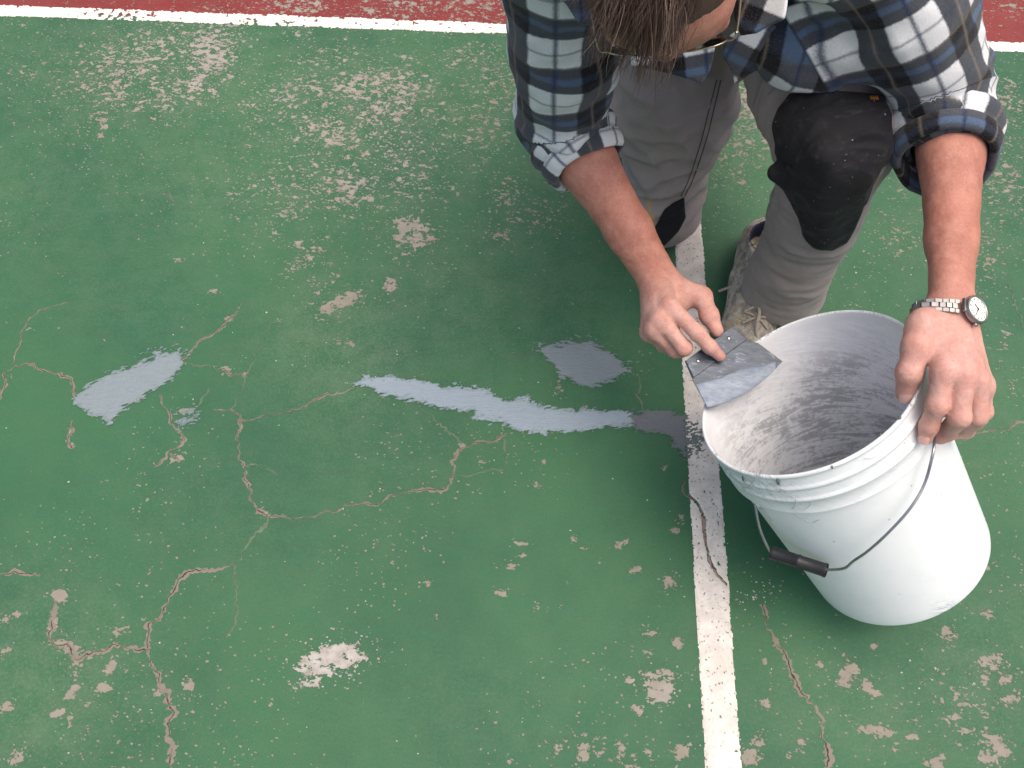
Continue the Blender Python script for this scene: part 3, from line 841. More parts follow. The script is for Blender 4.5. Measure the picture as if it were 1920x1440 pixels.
for k in range(7):
    x, y = rs_.uniform(1362, 1490), rs_.uniform(915, 975)
    if k > 5: x, y = rs_.uniform(1560, 1700), rs_.uniform(860, 900)
    y -= max(0, x - 1450) * .12
    pts, a = [], rs_.uniform(-.5, .5)
    for j in range(rs_.randint(5, 9)):
        q = bucket_ray(x, y, .0005)
        if q is None or (pts and np.linalg.norm(q - pts[-1]) > .03): break
        pts.append(q); a += rs_.uniform(-.9, .9); x += 7 * math.cos(a); y += 7 * math.sin(a)
    if len(pts) > 3: MB().tube(spline(pts, len(pts) * 4), .00035, 5).build('scuff_mark', SCUFF, bucket)
# wire bail and grip
t = NT('bail_wire_steel')
WIRE = t.out(t.mix(t.noise(60, 3, .6), srgb(128, 130, 132), srgb(186, 187, 188)), .32, Metallic=.9)
t = NT('black_grip_plastic')
GRIP = t.out(t.mix(t.noise(150, 3, .6), srgb(24, 24, 26), srgb(48, 48, 50)), .45)
bp = [(1753, 812, .004), (1749, 850, .012), (1733, 908, .018), (1705, 955, .022), (1662, 1002, .024), (1626, 1034, .025), (1600, 1052, .024), (1584, 1065, .022), (1560, 1068, .020), (1535, 1067, .020)]
wpts = [bucket_ray(a, b, c) for a, b, c in bp]
g0, g1 = bucket_ray(1548, 1069, .020), None
def near_sil(px, py, d): return PD(px, py, d)
dg = np.linalg.norm(wpts[-1] - CAMP) / np.linalg.norm(ray(1535, 1067))
gl = PD(1447, 1036, dg + .035)
ears = [BC - BA * .088 + .1455 * (math.cos(a) * BE1 + math.sin(a) * BE2) for a in np.linspace(0, 2 * math.pi, 721)]
epx = pixels(np.array(ears))
earL = ears[int(np.argmin(np.hypot(epx[:, 0] - 1404, epx[:, 1] - 962)))]
left = [gl, gl + (earL - gl) * .12 + [-.004, 0, .002], gl + (earL - gl) * .5 + [-.006, 0, .003], earL]
MB().tube(spline(wpts, 60), .0019, 8).tube(spline(left, 30), .0019, 8).build('bail_wire', WIRE, bucket)
ga, gb = PD(1446, 1036, dg + .036), PD(1550, 1070, dg - .002)
gd = gb - ga
gp = [ga + gd * u for u in (0, .03, .06, .48, .50, .52, .94, .97, 1.0)]
MB().tube(gp, [.0088, .0098, .0094, .0092, .0102, .0092, .0094, .0100, .0096], 20, False).tube([gb, gb - gd * .25], [.0070, .0070], 16, False).tube([ga, ga + gd * .2], [.0070, .0070], 16, False)\
    .build('bail_grip', GRIP, bucket)
for q in (wpts[0], left[-1]):
    s, rad = bl(q)
    n = nrm(q - BC + BA * s)
    MB().tube([BC - BA * s + n * (r_out(max(s, .08)) - .004), BC - BA * s + n * (r_out(max(s, .08)) + .0035)], [.0075, .006], 16).build('bail_ear', BUCKW, bucket)

# ------------------------------------------------------------------ putty spreader
t = NT('spreader_steel')
sc_ = t.noise(40, 6, .7, t.mapping((1, 5, 1), (.2, .3, .6)), .5)
col = t.mix(t.step(sc_, .35, .7), srgb(62, 70, 80), srgb(92, 101, 112))
col = t.mix(t.mul(t.step(t.noise(70, 6, .72, t.mapping((1, 2.2, 1), (0, 0, .7)), .6), .54, .68), .6), col, srgb(140, 150, 162))
STEEL = t.out(col, t.math('MULTIPLY_ADD', sc_, .4, .25), t.bump(t.noise(120, 4, .6), .0008, .5), Metallic=.35)
t = NT('wet_filler_on_blade')
WET = t.out(t.mix(t.step(t.noise(60, 6, .7, t.mapping((1, 2.5, 1), (0, 0, .6))), .3, .7), srgb(118, 131, 147), srgb(152, 163, 175)), .5, t.bump(t.noise(110, 5, .65), .0025, .9))
ZA = .292
kA, kB, kC, kD = P(1284, 678, ZA), P(1371, 615, ZA + .004), P(1467, 678, ZA - .004), P(1327, 767, ZA - .010)
ky = nrm((kD + kC) / 2 - (kA + kB) / 2); kx = (kB + kC - kA - kD) / 2; kx = nrm(kx - ky * (kx @ ky)); kz = nrm(np.cross(ky, kx))
if kz[2] < 0: kz = -kz
kO = (kA + kB) / 2
def k2(p): q = np.asarray(p) - kO; return np.array([q @ kx, q @ ky])
pa, pb, pc, pd = map(k2, (kA, kB, kC, kD))
knife = empty('putty_spreader', kO, 'dirty grey steel putty spreader held in the hand over the bucket rim', 'putty knife')
edge = [pc + (pd - pc) * u + np.array([0, 1]) * .010 * math.sin(math.pi * u) for u in np.linspace(0, 1, 9)]
notch = pb + (pc - pb) * .42
blade = [pa, pb, pb + (pc - pb) * .35 + np.array([-.004, .0]), pb + (pc - pb) * .45 + np.array([.004, .003])] + edge + [pa + (pd - pa) * .42 + np.array([-.002, 0])]
MB().prism(blade, kO, kx, ky, kz, .0012, .01).build('blade', STEEL, knife, False)
strip = [pa + np.array([-.001, 0]), pb + np.array([.001, -.001]), pb + (pc - pb) * .34, pa + (pd - pa) * .34]
strip = [pa, pb, pb + (pc - pb) * .33 + np.array([-.003, 0]), pa + (pd - pa) * .36]
MB().prism(strip, kO + kz * .0013, kx, ky, kz, .0032, .02).build('back_strip', STEEL, knife, False)
for u in (.16, .82):
    c = kO + kx * (pa + (pb - pa) * u)[0] + ky * ((pa + (pb - pa) * u)[1] + .011) + kz * .0042
    MB().tube([c, c + kz * .0010, c + kz * .0014], [.0032, .0028, .0014], 12).build('rivet', WIRE, knife)
lo_ = [pa + (pd - pa) * u for u in np.linspace(.97, .50, 6)] + [pa + (pd - pa) * .48 + (pb + (pc - pb) * .95 - pa - (pd - pa) * .48) * u + np.array([0, .0015 * math.sin(u * 9)]) for u in np.linspace(.06, .94, 9)] + edge[1:8]
lo_ = np.array(lo_); cc_ = lo_.mean(0)
# pillow of wet filler on the lower half
rv, rf = [], []
for i, q in enumerate((1.0, .93, .75, .4, .02)):
    for p in lo_:
        w = cc_ + (p - cc_) * q
        rv.append(kO + kx * w[0] + ky * w[1] + kz * (.0014 + .0024 * (1 - q ** 3) + (.0009 if i else 0)))
nl = len(lo_)
for i in range(4):
    for k in range(nl): rf.append((i * nl + k, i * nl + (k + 1) % nl, (i + 1) * nl + (k + 1) % nl, (i + 1) * nl + k))
fl_ = mk('wet_filler', rv, np.array(rf), WET, knife)
#PERSON
# ------------------------------------------------------------------ kneeling man
man = empty('person', (.28, 1.05, 0), 'kneeling man in plaid flannel shirt and grey work trousers, bent over the bucket', 'person')
TOCAM = lambda p: nrm(CAMP - np.asarray(p))
hipR, hipL = np.array([.215, 1.27, .46]), np.array([.35, 1.29, .48])
kneeR, ankR = P(1242, 392, .062), np.array([.235, 1.50, .075])
kneeL, ankL = P(1567, 262, .470), P(1470, 528, .112)
shR, elR, wrR = np.array([.035, .930, .735]), P(1052, 222, .405), P(1229, 516, .300)
shL, elL, wrL = P(1628, -120, .735), P(1784, 184, .537), P(1784, 566, .500)
chest, belly = np.array([.215, .985, .725]), np.array([.26, 1.18, .60])
neck = np.array([.18, .905, .80])
# head frame
gc = PD(1249, 84, .905)                       # middle of the spectacles
hd = nrm(gc - CAMP)
HF = nrm(-M[:, 1] * -1 - hd * ((M[:, 1]) @ hd)) # straight down in the view, square to the line of sight
HF = nrm(M[:, 1] - hd * (M[:, 1] @ hd))
HF = nrm(HF + .22 * hd + .03 * M[:, 0])         # face turned slightly up towards the lens
HX = nrm(np.cross(-hd, HF)); HX = nrm(HX - HF * (HX @ HF))
if HX @ M[:, 0] < 0: HX = -HX
HU = nrm(np.cross(HX, HF)); 
if HU @ hd > 0: HU = -HU
HC = gc - HF * .098                              # centre of the skull at eye level
hp = lambda x, f, u: HC + HX * x + HF * f + HU * u
HAX = np.stack([HX, HF, HU])
head = [EL(hp(0, -.012, .035), HAX, (.077, .098, .092), .01), EL(hp(0, .02, -.03), HAX, (.066, .076, .085), .03), EL(hp(0, .045, -.085), HAX, (.042, .045, .038), .03),
        EL(hp(0, .058, .042), HAX, (.058, .034, .045), .03), EL(hp(.036, .064, -.028), HAX, (.026, .024, .024), .025), EL(hp(-.036, .064, -.028), HAX, (.026, .024, .024), .025),
        EL(hp(.034, .078, .016), HAX, (.026, .012, .009), .018), EL(hp(-.034, .078, .016), HAX, (.026, .012, .009), .018),
        RC(hp(0, .088, .006), hp(0, .112, -.038), .0085, .0125, .012), EL(hp(.012, .100, -.042), HAX, (.0095, .012, .0085), .006), EL(hp(-.012, .100, -.042), HAX, (.0095, .012, .0085), .006),
        EL(hp(0, .088, -.066), HAX, (.024, .011, .006), .006), EL(hp(0, .087, -.075), HAX, (.021, .011, .006), .004),
        EL(hp(.080, -.005, -.012), HAX, (.010, .018, .031), .008), EL(hp(-.080, -.005, -.012), HAX, (.010, .018, .031), .008),
        RC(hp(0, -.03, -.05), neck, .055, .060, .03)]
eyes_carve = [EL(hp(s * .032, .094, -.002), HAX, (.017, .012, .011), 0) for s in (-1, 1)]
torso = [RC(chest + [.0, .06, .02], belly, .115, .12, .05, (0, .4, .9), .75), RC(shR + [.02, .03, .0], shL + [-.02, .03, 0], .062, .062, .06), RC(belly, (hipR + hipL) / 2, .12, .13, .05, (0, .2, .9), .8),
         RC(hipR, hipR + (kneeR - hipR) * .5, .085, .07, .04), RC(hipL, hipL + (kneeL - hipL) * .5, .085, .07, .04)]
def arm(sh, el, wr, dors, k=.02):
    e = nrm(wr - el); side = np.cross(e, dors)
    m1 = el + (wr - el) * .28; m2 = el + (wr - el) * .72
    return [RC(sh, el, .052, .042, k), RC(el, m1, .0405, .0435, .02, dors, .90), RC(m1, m2, .0435, .0345, .012, dors, .86), RC(m2, wr, .0345, .0305, .012, dors, .78),
            RC(el + side * .008, m1 + side * .012 + (wr - el) * .1, .032, .026, .02)]
dR = nrm(np.array([-.55, -.1, .65])); dL = nrm(np.array([.60, -.45, .62]))
armR, armL = arm(shR, elR, wrR, dR), arm(shL, elL, wrL, dL)

def finger(js, rs, k=.004):
    out = []
    for i in range(len(js) - 1):
        out.append(RC(js[i], js[i + 1], rs[i], rs[i + 1], k))
    for i in range(1, len(js) - 1):        # knuckle swell
        out.append(EL(js[i], np.eye(3), (rs[i] * 1.0,) * 3, .006))
    return out
def palm(wr, mcps, r, k=.016):
    q = [RC(wr + (m - wr) * .12, m, .0165, r, k) for m in mcps]
    return q
# right hand, closed on the spreader with the first finger stretched along it
R_ = lambda *js: [P(*j) for j in js]
ZR = ZA - .277
iR = R_((1256, 574, .327 + ZR * .6), (1308, 625, .318 + ZR * .6), (1331, 650, .306 + ZR * .7), (1350, 668, ZA + .0105))
mR = R_((1238, 599, .318 + ZR * .6), (1283, 652, .296 + ZR * .6), (1276, 656, .272 + ZR), (1258, 642, .262 + ZR))
rR = R_((1226, 617, .304 + ZR * .6), (1266, 657, .276 + ZR * .6), (1254, 651, .254 + ZR), (1238, 636, .250 + ZR))
pR = R_((1216, 624, .284 + ZR * .6), (1244, 648, .256 + ZR * .6), (1238, 642, .238 + ZR), (1226, 630, .236 + ZR))
tR = R_((1262, 540, .300), (1316, 556, .310), (1330, 592, .312), (1344, 620, ZA + .0125))
handR = palm(wrR, [iR[0], mR[0], rR[0], pR[0]], .0125) + [RC(wrR, tR[0], .018, .017, .016), RC(tR[0], tR[1], .0172, .0138, .016), RC(P(1290, 556, .305), P(1262, 590, .290), .013, .012, .018)]
brR = [finger(iR, [.0118, .0106, .0096, .0080]), finger(mR, [.0122, .0110, .0098, .0085]), finger(rR, [.0118, .0104, .0092, .008]), finger(pR, [.0108, .0092, .0083, .0075]),
       finger(tR[1:], [.0136, .0128, .0098], .006)]
# left hand gripping the rim: thumb inside, fingers outside
def onbucket(px, py, r, outer=True, extra=0.0):
    return bucket_ray(px, py, r + extra, outer)
iL = [P(1769, 694, .503), P(1757, 760, .477), onbucket(1742, 797, .0098, extra=.004), onbucket(1735, 820, .0086)]
mL = [P(1806, 700, .503), P(1799, 782, .474), onbucket(1776, 809, .010, extra=.006), onbucket(1763, 820, .009)]
rL = [P(1829, 712, .492), P(1833, 780, .462), onbucket(1811, 806, .0095, extra=.014), onbucket(1790, 812, .009, extra=.004)]
pL = [P(1842, 724, .474), P(1843, 772, .446), P(1830, 790, .425), P(1815, 798, .41)]
tL = [P(1733, 612, .503), P(1717, 650, .500), P(1705, 698, .482), None]
tL[3] = P(1697, 737, .452)
handL = palm(wrL, [iL[0], mL[0], rL[0], pL[0]], .0132) + [RC(wrL, tL[0], .019, .0185, .016), RC(tL[0], tL[1], .0185, .0150, .016), RC(P(1738, 640, .492), P(1775, 668, .492), .013, .013, .018)]
brL = [finger(iL, [.0132, .0118, .0106, .0088]), finger(mL, [.0134, .0122, .0108, .009]), finger(rL, [.0126, .0114, .0102, .0085]), finger(pL, [.0115, .0100, .009, .008]),
       finger(tL[1:], [.0148, .0142, .0112], .006)]
body = SDF(head + torso, [armR + handR, armL + handL], .02)
class Body(SDF):
    pass
def hand_sdf(core, brs): return SDF(core, brs, .009)
class Multi:
    """several implicit solids joined (min), one of them carved"""
    def __init__(s, parts): s.parts = parts
    @property
    def core(s): return [q for p in s.parts for q in p.core]
    @property
    def br(s): return [b for p in s.parts for b in p.br]
    def prune(s, c, R): return Multi([q for q in (p.prune(c, R) for p in s.parts) if q.core or q.br])
    def d(s, p):
        D = np.full(len(p), 1.0)
        for q in s.parts: D = smin(D, q.d(p), .018)
        return D
BODY = Multi([SDF(torso + head, (), 0, eyes_carve), hand_sdf(armR + handR, brR), hand_sdf(armL + handL, brL)])
V, F = surface(BODY, .00215)
V = relax(V, F, 1, .4)
N = vnormals(V, F)
# sculpted detail: tendons, knuckle folds, veins, small unevenness
disp = .0005 * fbm(V * 60, 3, 5) + .00022 * fbm(V * 260, 2, 9)
kn = np.zeros(len(V)); red = np.zeros(len(V)); handy = np.zeros(len(V))
for js, rs in ((iR, .011), (mR, .011), (rR, .010), (pR, .009), (iL, .0125), (mL, .0125), (rL, .011), (pL, .010), (tR[1:], .013), (tL[1:], .0145)):
    for i, j in enumerate(js[:-1]):
        dd = np.linalg.norm(V - j, axis=1)
        ax = nrm(js[i + 1] - (js[i - 1] if i else j))
        m = dd < rs * 2
        al = (V[m] - j) @ ax
        wgt = np.exp(-(dd[m] / (rs * 1.35)) ** 2)
        if i: 
            disp[m] -= .0009 * wgt * (.5 + .5 * np.cos(al / .0021 * 2 * np.pi + 1.5 * vn(V[m] * 200, 3))) * np.exp(-(al / .0055) ** 2)
            kn[m] = np.maximum(kn[m], wgt * np.exp(-(al / .006) ** 2))
        red[m] = np.maximum(red[m], wgt * (.9 if i else .55))
    dd = np.linalg.norm(V - js[-1], axis=1)
    red = np.maximum(red, .9 * np.exp(-(dd / .013) ** 2))
def seg_d(p, a, b):
    e = b - a
    h = np.clip((p - a) @ e / (e @ e), 0, 1)
    return np.linalg.norm(p - a - h[:, None] * e, axis=1)
for wr, mc, dn in ((wrR, (iR[0], mR[0], rR[0]), dR), (wrL, (iL[0], mL[0], rL[0]), dL)):
    for m_ in mc:
        a, b = wr + (m_ - wr) * .35 + dn * .013, m_ + dn * .010
        dd = seg_d(V, a, b); disp += .0011 * np.exp(-(dd / .0042) ** 2)
    a = wr + (mc[1] - wr) * .2 + dn * .016; b = wr + (mc[2] - wr) * .75 + dn * .014; c = wr + (mc[1] - wr) * .72 + dn * .014
    for q0, q1 in ((a, b), (a + (b - a) * .4, c)):
        disp += .0007 * np.exp(-(seg_d(V, q0, q1) / .0022) ** 2)
for wr, el in ((wrR, elR), (wrL, elL)):     # creases across the wrist
    e = nrm(wr - el)
    al = (V - wr) @ e; near = np.linalg.norm(V - wr, axis=1) < .05
    disp -= near * .0004 * np.exp(-((al + .004 + .002 * vn(V * 90, 2)) / .0016) ** 2)
    handy = np.maximum(handy, sstep(-.03, .05, al) * (np.linalg.norm(V - wr - e * .08, axis=1) < .16))
V = V + N * disp[:, None]
t = NT('skin')
red_, kn_, hd_ = t.attr('red'), t.attr('knuckle'), t.attr('hand')
mot = t.noise(38, 5, .65)
fore = t.mix(t.step(mot, .25, .75), srgb(167, 110, 95), srgb(194, 138, 119))
hnd = t.mix(t.step(mot, .25, .75), srgb(194, 143, 130), srgb(216, 172, 159))
col = t.mix(hd_, fore, hnd)
col = t.mix(t.mul(t.step(t.noise(16, 4, .6), .42, .7), .25), col, srgb(186, 116, 98))
col = t.mix(t.mul(red_, .30), col, srgb(196, 120, 104))
frk = t.mul(t.step(t.voro(330), .30, .12), t.step(t.noise(150, 2, .5), .50, .62))
col = t.mix(t.mul(frk, t.math('MULTIPLY_ADD', hd_, -.35, .62)), col, srgb(134, 78, 58))
col = t.mix(t.mul(kn_, t.mul(t.step(t.noise(420, 3, .6), .42, .62), .35)), col, srgb(216, 188, 172))
dust = t.mul(t.step(t.noise(90, 6, .74), .55, .68), t.mul(hd_, .45))
col = t.mix(dust, col, srgb(190, 184, 182))
cell = t.voro(760, feature='DISTANCE_TO_EDGE')
hgt = t.add(t.mul(t.step(cell, .0, .18), .5), t.add(t.mul(t.noise(900, 3, .6), .5), t.mul(t.noise(230, 4, .6), .9)))
gr = t.noise(300, 3, .7)
col = t.mix(t.mul(t.step(gr, .52, .75), .30), col, srgb(146, 92, 74))
col = t.mix(t.mul(t.step(gr, .46, .25), .22), col, srgb(226, 188, 168))
SKIN = t.out(col, t.math('MULTIPLY_ADD', t.noise(120, 3, .6), .22, .42), t.bump(hgt, .0006, .55), Subsurface_Weight=.14, Subsurface_Scale=.006, Specular_IOR_Level=.35)
SKIN.node_tree.nodes['Principled BSDF'].inputs['Subsurface Radius'].default_value = (1.0, .35, .2)
mk('body', V, F, SKIN, man, dict(red=red, knuckle=kn, hand=np.clip(handy, 0, 1)))
BODYF = BODY

# finger nails
t = NT('fingernail')
NAIL = t.out(t.mix(t.noise(300, 3, .6), srgb(206, 158, 146), srgb(226, 186, 174)), .35, Subsurface_Weight=.1, Subsurface_Scale=.003)
def nail(a, b, r, dorsal, ln=.0115, wd=.0085, back=.002):
    ax = nrm(b - a); n = nrm(dorsal - ax * (dorsal @ ax)); sd_ = np.cross(ax, n)
    mbn = MB(); rows = []
    for i, u in enumerate(np.linspace(-.5, .5, 7)):
        for w in np.linspace(-1, 1, 9):
            ww = w * math.sqrt(max(0, 1 - (abs(u) * 1.75) ** 4)) if u < 0 else w * math.sqrt(max(0.05, 1 - (u * 1.7) ** 6))
            th = ww * wd / r
            rows.append(b - ax * back + ax * (u * ln) + n * (r * math.cos(th * .9) + .0005 - .0016 * max(0, u + .1)) + sd_ * r * math.sin(th * .9))
    f = [(i * 9 + k, i * 9 + k + 1, (i + 1) * 9 + k + 1, (i + 1) * 9 + k) for i in range(6) for k in range(8)]
    mbn.add(rows, f)
    return mbn.build('fingernail', NAIL, man)
nail(tL[2], tL[3], .0117, TOCAM(tL[3]) + .15 * M[:, 0], .014, .0092, .001)
nail(iL[2], iL[3], .0092, TOCAM(iL[3]) - .1 * M[:, 0], .012, .0072, .0005)

# ---- clothing
t = NT('plaid_flannel')
uvm = t.n.new('ShaderNodeMix'); uvm.data_type = 'VECTOR'
t.set(uvm.inputs[0], t.math('GREATER_THAN', t.attr('sleeve'), 1.0)); t.set(uvm.inputs[4], t.attr('plaid', True)); t.set(uvm.inputs[5], t.attr('plaid_sleeve', True))
uv = uvm.outputs[1]; sx = t.sep(uv)
fuz = t.n.new('ShaderNodeVectorMath'); fuz.operation = 'MULTIPLY_ADD'
t.set(fuz.inputs[0], t.noise(420, 3, .6, col=True)); fuz.inputs[1].default_value = (.0042,) * 3; t.set(fuz.inputs[2], uv)
sx = t.sep(fuz.outputs[0])
PER = .093
fu = t.math('FRACT', t.math('DIVIDE', sx[0], PER)); fv = t.math('FRACT', t.math('DIVIDE', sx[1], PER))
def band(x, c, w, s=.026): return t.step(t.math('ABSOLUTE', t.math('SUBTRACT', x, c)), w + s, w - s)
wu, wv = band(fu, .30, .285), band(fv, .30, .285)
tot = t.mul(t.add(wu, wv), .5)
ramp = t.n.new('ShaderNodeValToRGB'); t.set(ramp.inputs[0], tot)
ramp.color_ramp.elements[0].position = .14; ramp.color_ramp.elements[0].color = srgb(11, 11, 15)
ramp.color_ramp.elements[1].position = .92; ramp.color_ramp.elements[1].color = srgb(222, 224, 225)
e = ramp.color_ramp.elements.new(.5); e.color = srgb(70, 74, 80)
col = ramp.outputs[0]
col = t.mix(t.mul(band(fv, .80, .050), t.math('MULTIPLY_ADD', wu, .55, .12)), col, srgb(84, 108, 140))
col = t.mix(t.mul(band(fu, .30, .022), .85), col, srgb(36, 48, 80))
col = t.mix(t.mul(band(fv, .30, .016), t.math('MULTIPLY_ADD', wv, .5, .2)), col, srgb(52, 62, 84))
col = t.mix(t.mul(band(fu, .80, .014), .5), col, srgb(150, 134, 116))
col = t.mix(t.mul(band(fv, .60, .012), .4), col, srgb(150, 138, 124))
tw = t.math('SINE', t.mul(t.add(sx[0], sx[1]), 2800.0))
lint = t.noise(700, 4, .7)
col = t.mix(t.mul(t.step(lint, .50, .72), .14), col, srgb(170, 172, 176))
col = t.mix(t.mul(t.step(lint, .48, .3), .35), col, srgb(30, 31, 34))
sm_ = t.step(t.math('ABSOLUTE', t.math('SUBTRACT', t.attr('sleeve'), 1.0)), .0024, .0010)
col = t.mix(t.mul(sm_, .6), col, srgb(40, 42, 46))
FLAN = t.out(col, .95, t.bump(t.add(t.mul(tw, .12), t.add(t.mul(lint, .8), t.mul(t.noise(160, 4, .6), .8))), .0011, .8), Sheen_Weight=.18, Specular_IOR_Level=.1)

def chain_uv(V, pts, ref):
    """length along a bent limb and arc position round it"""
    best = np.full(len(V), 1e9); U = np.zeros(len(V)); W = np.zeros(len(V)); L = 0
    rf = np.asarray(ref, float)
    for a, b in zip(pts[:-1], pts[1:]):
        e = b - a; l = np.linalg.norm(e); e = e / l
        al = (V - a) @ e
        q = V - a - np.clip(al, 0, l)[:, None] * e
        d = np.linalg.norm(q, axis=1)
        r1 = nrm(rf - e * (rf @ e)); r2 = np.cross(e, r1)
        qq = V - a - al[:, None] * e
        an = np.arctan2(qq @ r2, qq @ r1)
        w = d < best
        U[w] = L + np.clip(al[w], -.06, l + .06); W[w] = an[w] * .058; best = np.minimum(best, d); L += l
    return U, W, best
# sleeves end just below the elbow, turned back into cuffs
ceR = elR + (wrR - elR) * .20; ceL = elL + (wrL - elL) * .17
TS = lambda p: np.asarray(p)
sleeveR = [RC(shR + [.0, .0, .0], shR + (elR - shR) * .55, .078, .071, .03), RC(shR + (elR - shR) * .55, elR, .071, .066, .03), RC(elR, ceR, .066, .053, .03)]
elS = P(1763, 176, .540); ceS = elS + nrm(P(1782, 400, .512) - elS) * .078
sleeveL = [RC(shL, shL + (elS - shL) * .5, .082, .070, .04), RC(shL + (elS - shL) * .5, elS, .070, .064, .04), RC(elS, ceS, .064, .052, .03)]
def fold(a, b, bulge, r0, r1, k=.02): return RC(np.asarray(a) , np.asarray(b), r0, r1, k)
cvR = RC(ceR - (wrR - elR) * .06, ceR + (wrR - elR) * .6, .048, .049); cvL = RC(ceL - (wrL - elL) * .06, ceL + (wrL - elL) * .6, .046, .047)
shirt_body = [RC(chest + [0, .05, .03], belly + [0, 0, .02], .150, .152, .05, (0, .35, .9), .78), RC(shR + [.02, .04, .01], shL + [-.02, .04, .01], .080, .080, .06),
              RC(belly, belly + [.02, .14, -.07], .150, .165, .05, (0, .2, .9), .85), RC(neck + [.0, .03, -.02], chest, .082, .10, .05),
              RC(P(1500, 60, .60), P(1590, 70, .60), .055, .05, .04), RC(P(1440, 80, .60), P(1500, 95, .58), .035, .04, .04)]
SHIRT = SDF(shirt_body, [sleeveR, sleeveL], .05, [cvR, cvL, Cut(ceR + nrm(wrR - elR) * .004, wrR - elR, .12), Cut(ceS + nrm(wrL - ceS) * .014, wrL - ceS, .078), EL(neck + [-.0, -.03, .03], np.eye(3), (.066, .066, .085))])
def cloth_warp(p):
    w = .0085 * vn(p * [18, 18, 18], 61) + .0036 * vn(p * 44, 62)
    for sh, el, ce, kk in ((shR, elR, ceR, 1), (shL, elS, ceS, 2)):
        e1, e2 = nrm(el - sh), nrm(ce - el)
        d = np.linalg.norm(p - el, axis=1)
        m = d < .24
        if m.any():
            q = p[m]
            al = (q - el) @ nrm(e1 + e2)
            cr = (q - el) @ nrm(np.cross(e1, [0, 0, 1.0]))
            f = np.sin(al * 62 + cr * 34 * (-1) ** kk + 2.2 * vn(q * 13, 70 + kk))
            w[m] += .0042 * np.exp(-(d[m] / .12) ** 2) * (1 - np.abs(f)) ** 1.3 * 1.6 - .002 * np.exp(-(d[m] / .12) ** 2)
    return w
V, F = surface(SHIRT, .0036, cloth_warp)
V = relax(V, F, 2, .5)
uR, wR_, dRr = chain_uv(V, [shR, elR, ceR], TOCAM(elR)); uL, wL_, dLl = chain_uv(V, [shL, elS, ceS], TOCAM(elS))
tx = nrm(shL - shR); ta = nrm(belly - chest); ta = nrm(ta - tx * (ta @ tx)); tz = np.cross(tx, ta)
pl = np.stack([(V - chest) @ tx, (V - chest) @ ta, np.zeros(len(V))], 1)
slv = np.where((V[:, 0] < (shR[0] + shL[0]) / 2)[:, None], np.stack([wR_ + .018, uR + .010, uR * 0], 1), np.stack([wL_ * 1.25 + .030, uL + .020, uL * 0], 1))
sel = np.where(V[:, 0] < (shR[0] + shL[0]) / 2, np.minimum(.105 - dRr, ((V - shR) @ nrm(elR - shR)) - .012), np.minimum(.118 - dLl, ((V - shL) @ nrm(elS - shL)) - .012))
shirt = mk('shirt', V, F, FLAN, man, dict(plaid=pl, plaid_sleeve=slv, sleeve=sel + 1))
# rolled cuffs: bands of doubled cloth round the forearms
def cuff(ce, el, wr, r0, r1, ln, seed, sl):
    e = nrm(wr - el); u = nrm(np.cross(e, TOCAM(ce))); v = np.cross(e, u)
    if v @ TOCAM(ce) < 0: v = -v
    n = 88
    prof = [(-.003, r0 - .012), (-.008, r0 + .001), (-.008, r0 + .0075), (-.003, r0 + .0105), (.005, r0 + .0098), (ln * .28, r0 + .005), (ln * .40, r0 + .001), (ln * .47, r0 + .0055), (ln * .75, (r0 + r1) / 2 + .006), (ln * .94, r1 + .005), (ln, r1 + .001), (ln * .96, r1 - .0035), (ln * .6, r1 - .006), (ln * .1, r1 - .008)]
    Vc, A = [], []
    for i, (s, r) in enumerate(prof):
        for k in range(n):
            a = 2 * math.pi * k / n
            q = np.array([math.cos(a), math.sin(a), 0])
            wob = .0035 * float(vn(np.array([[q[0] * 1.6 + seed, q[1] * 1.6, s * 14]]), seed)[0]) + .0016 * float(vn(np.array([[q[0] * 5 + seed, q[1] * 5, s * 50]]), seed + 1)[0])
            tilt = sl * math.sin(a) + .004 * math.sin(2 * a + seed)
            Vc.append(ce + e * (s + tilt) + (u * q[0] + v * q[1] * .94) * (r + wob)); A.append((a * r0 * .95 + .02 * seed, s * 1.05 + .017 * seed + .040, 0))
    f = [(i * n + k, i * n + (k + 1) % n, (i + 1) * n + (k + 1) % n, (i + 1) * n + k) for i in range(len(prof) - 1) for k in range(n)]
    return mk('cuff', Vc, np.array(f), FLAN, shirt, dict(plaid=np.array(A)))
cuff(ceR - nrm(wrR - elR) * .018, elR, wrR, .061, .0545, .048, 3, -.010)
cuff(ceS - nrm(wrL - ceS) * .018, ceS - nrm(wrL - ceS) * .2, wrL + (ceS - ceL) * .6, .0605, .0565, .048, 5, -.016)
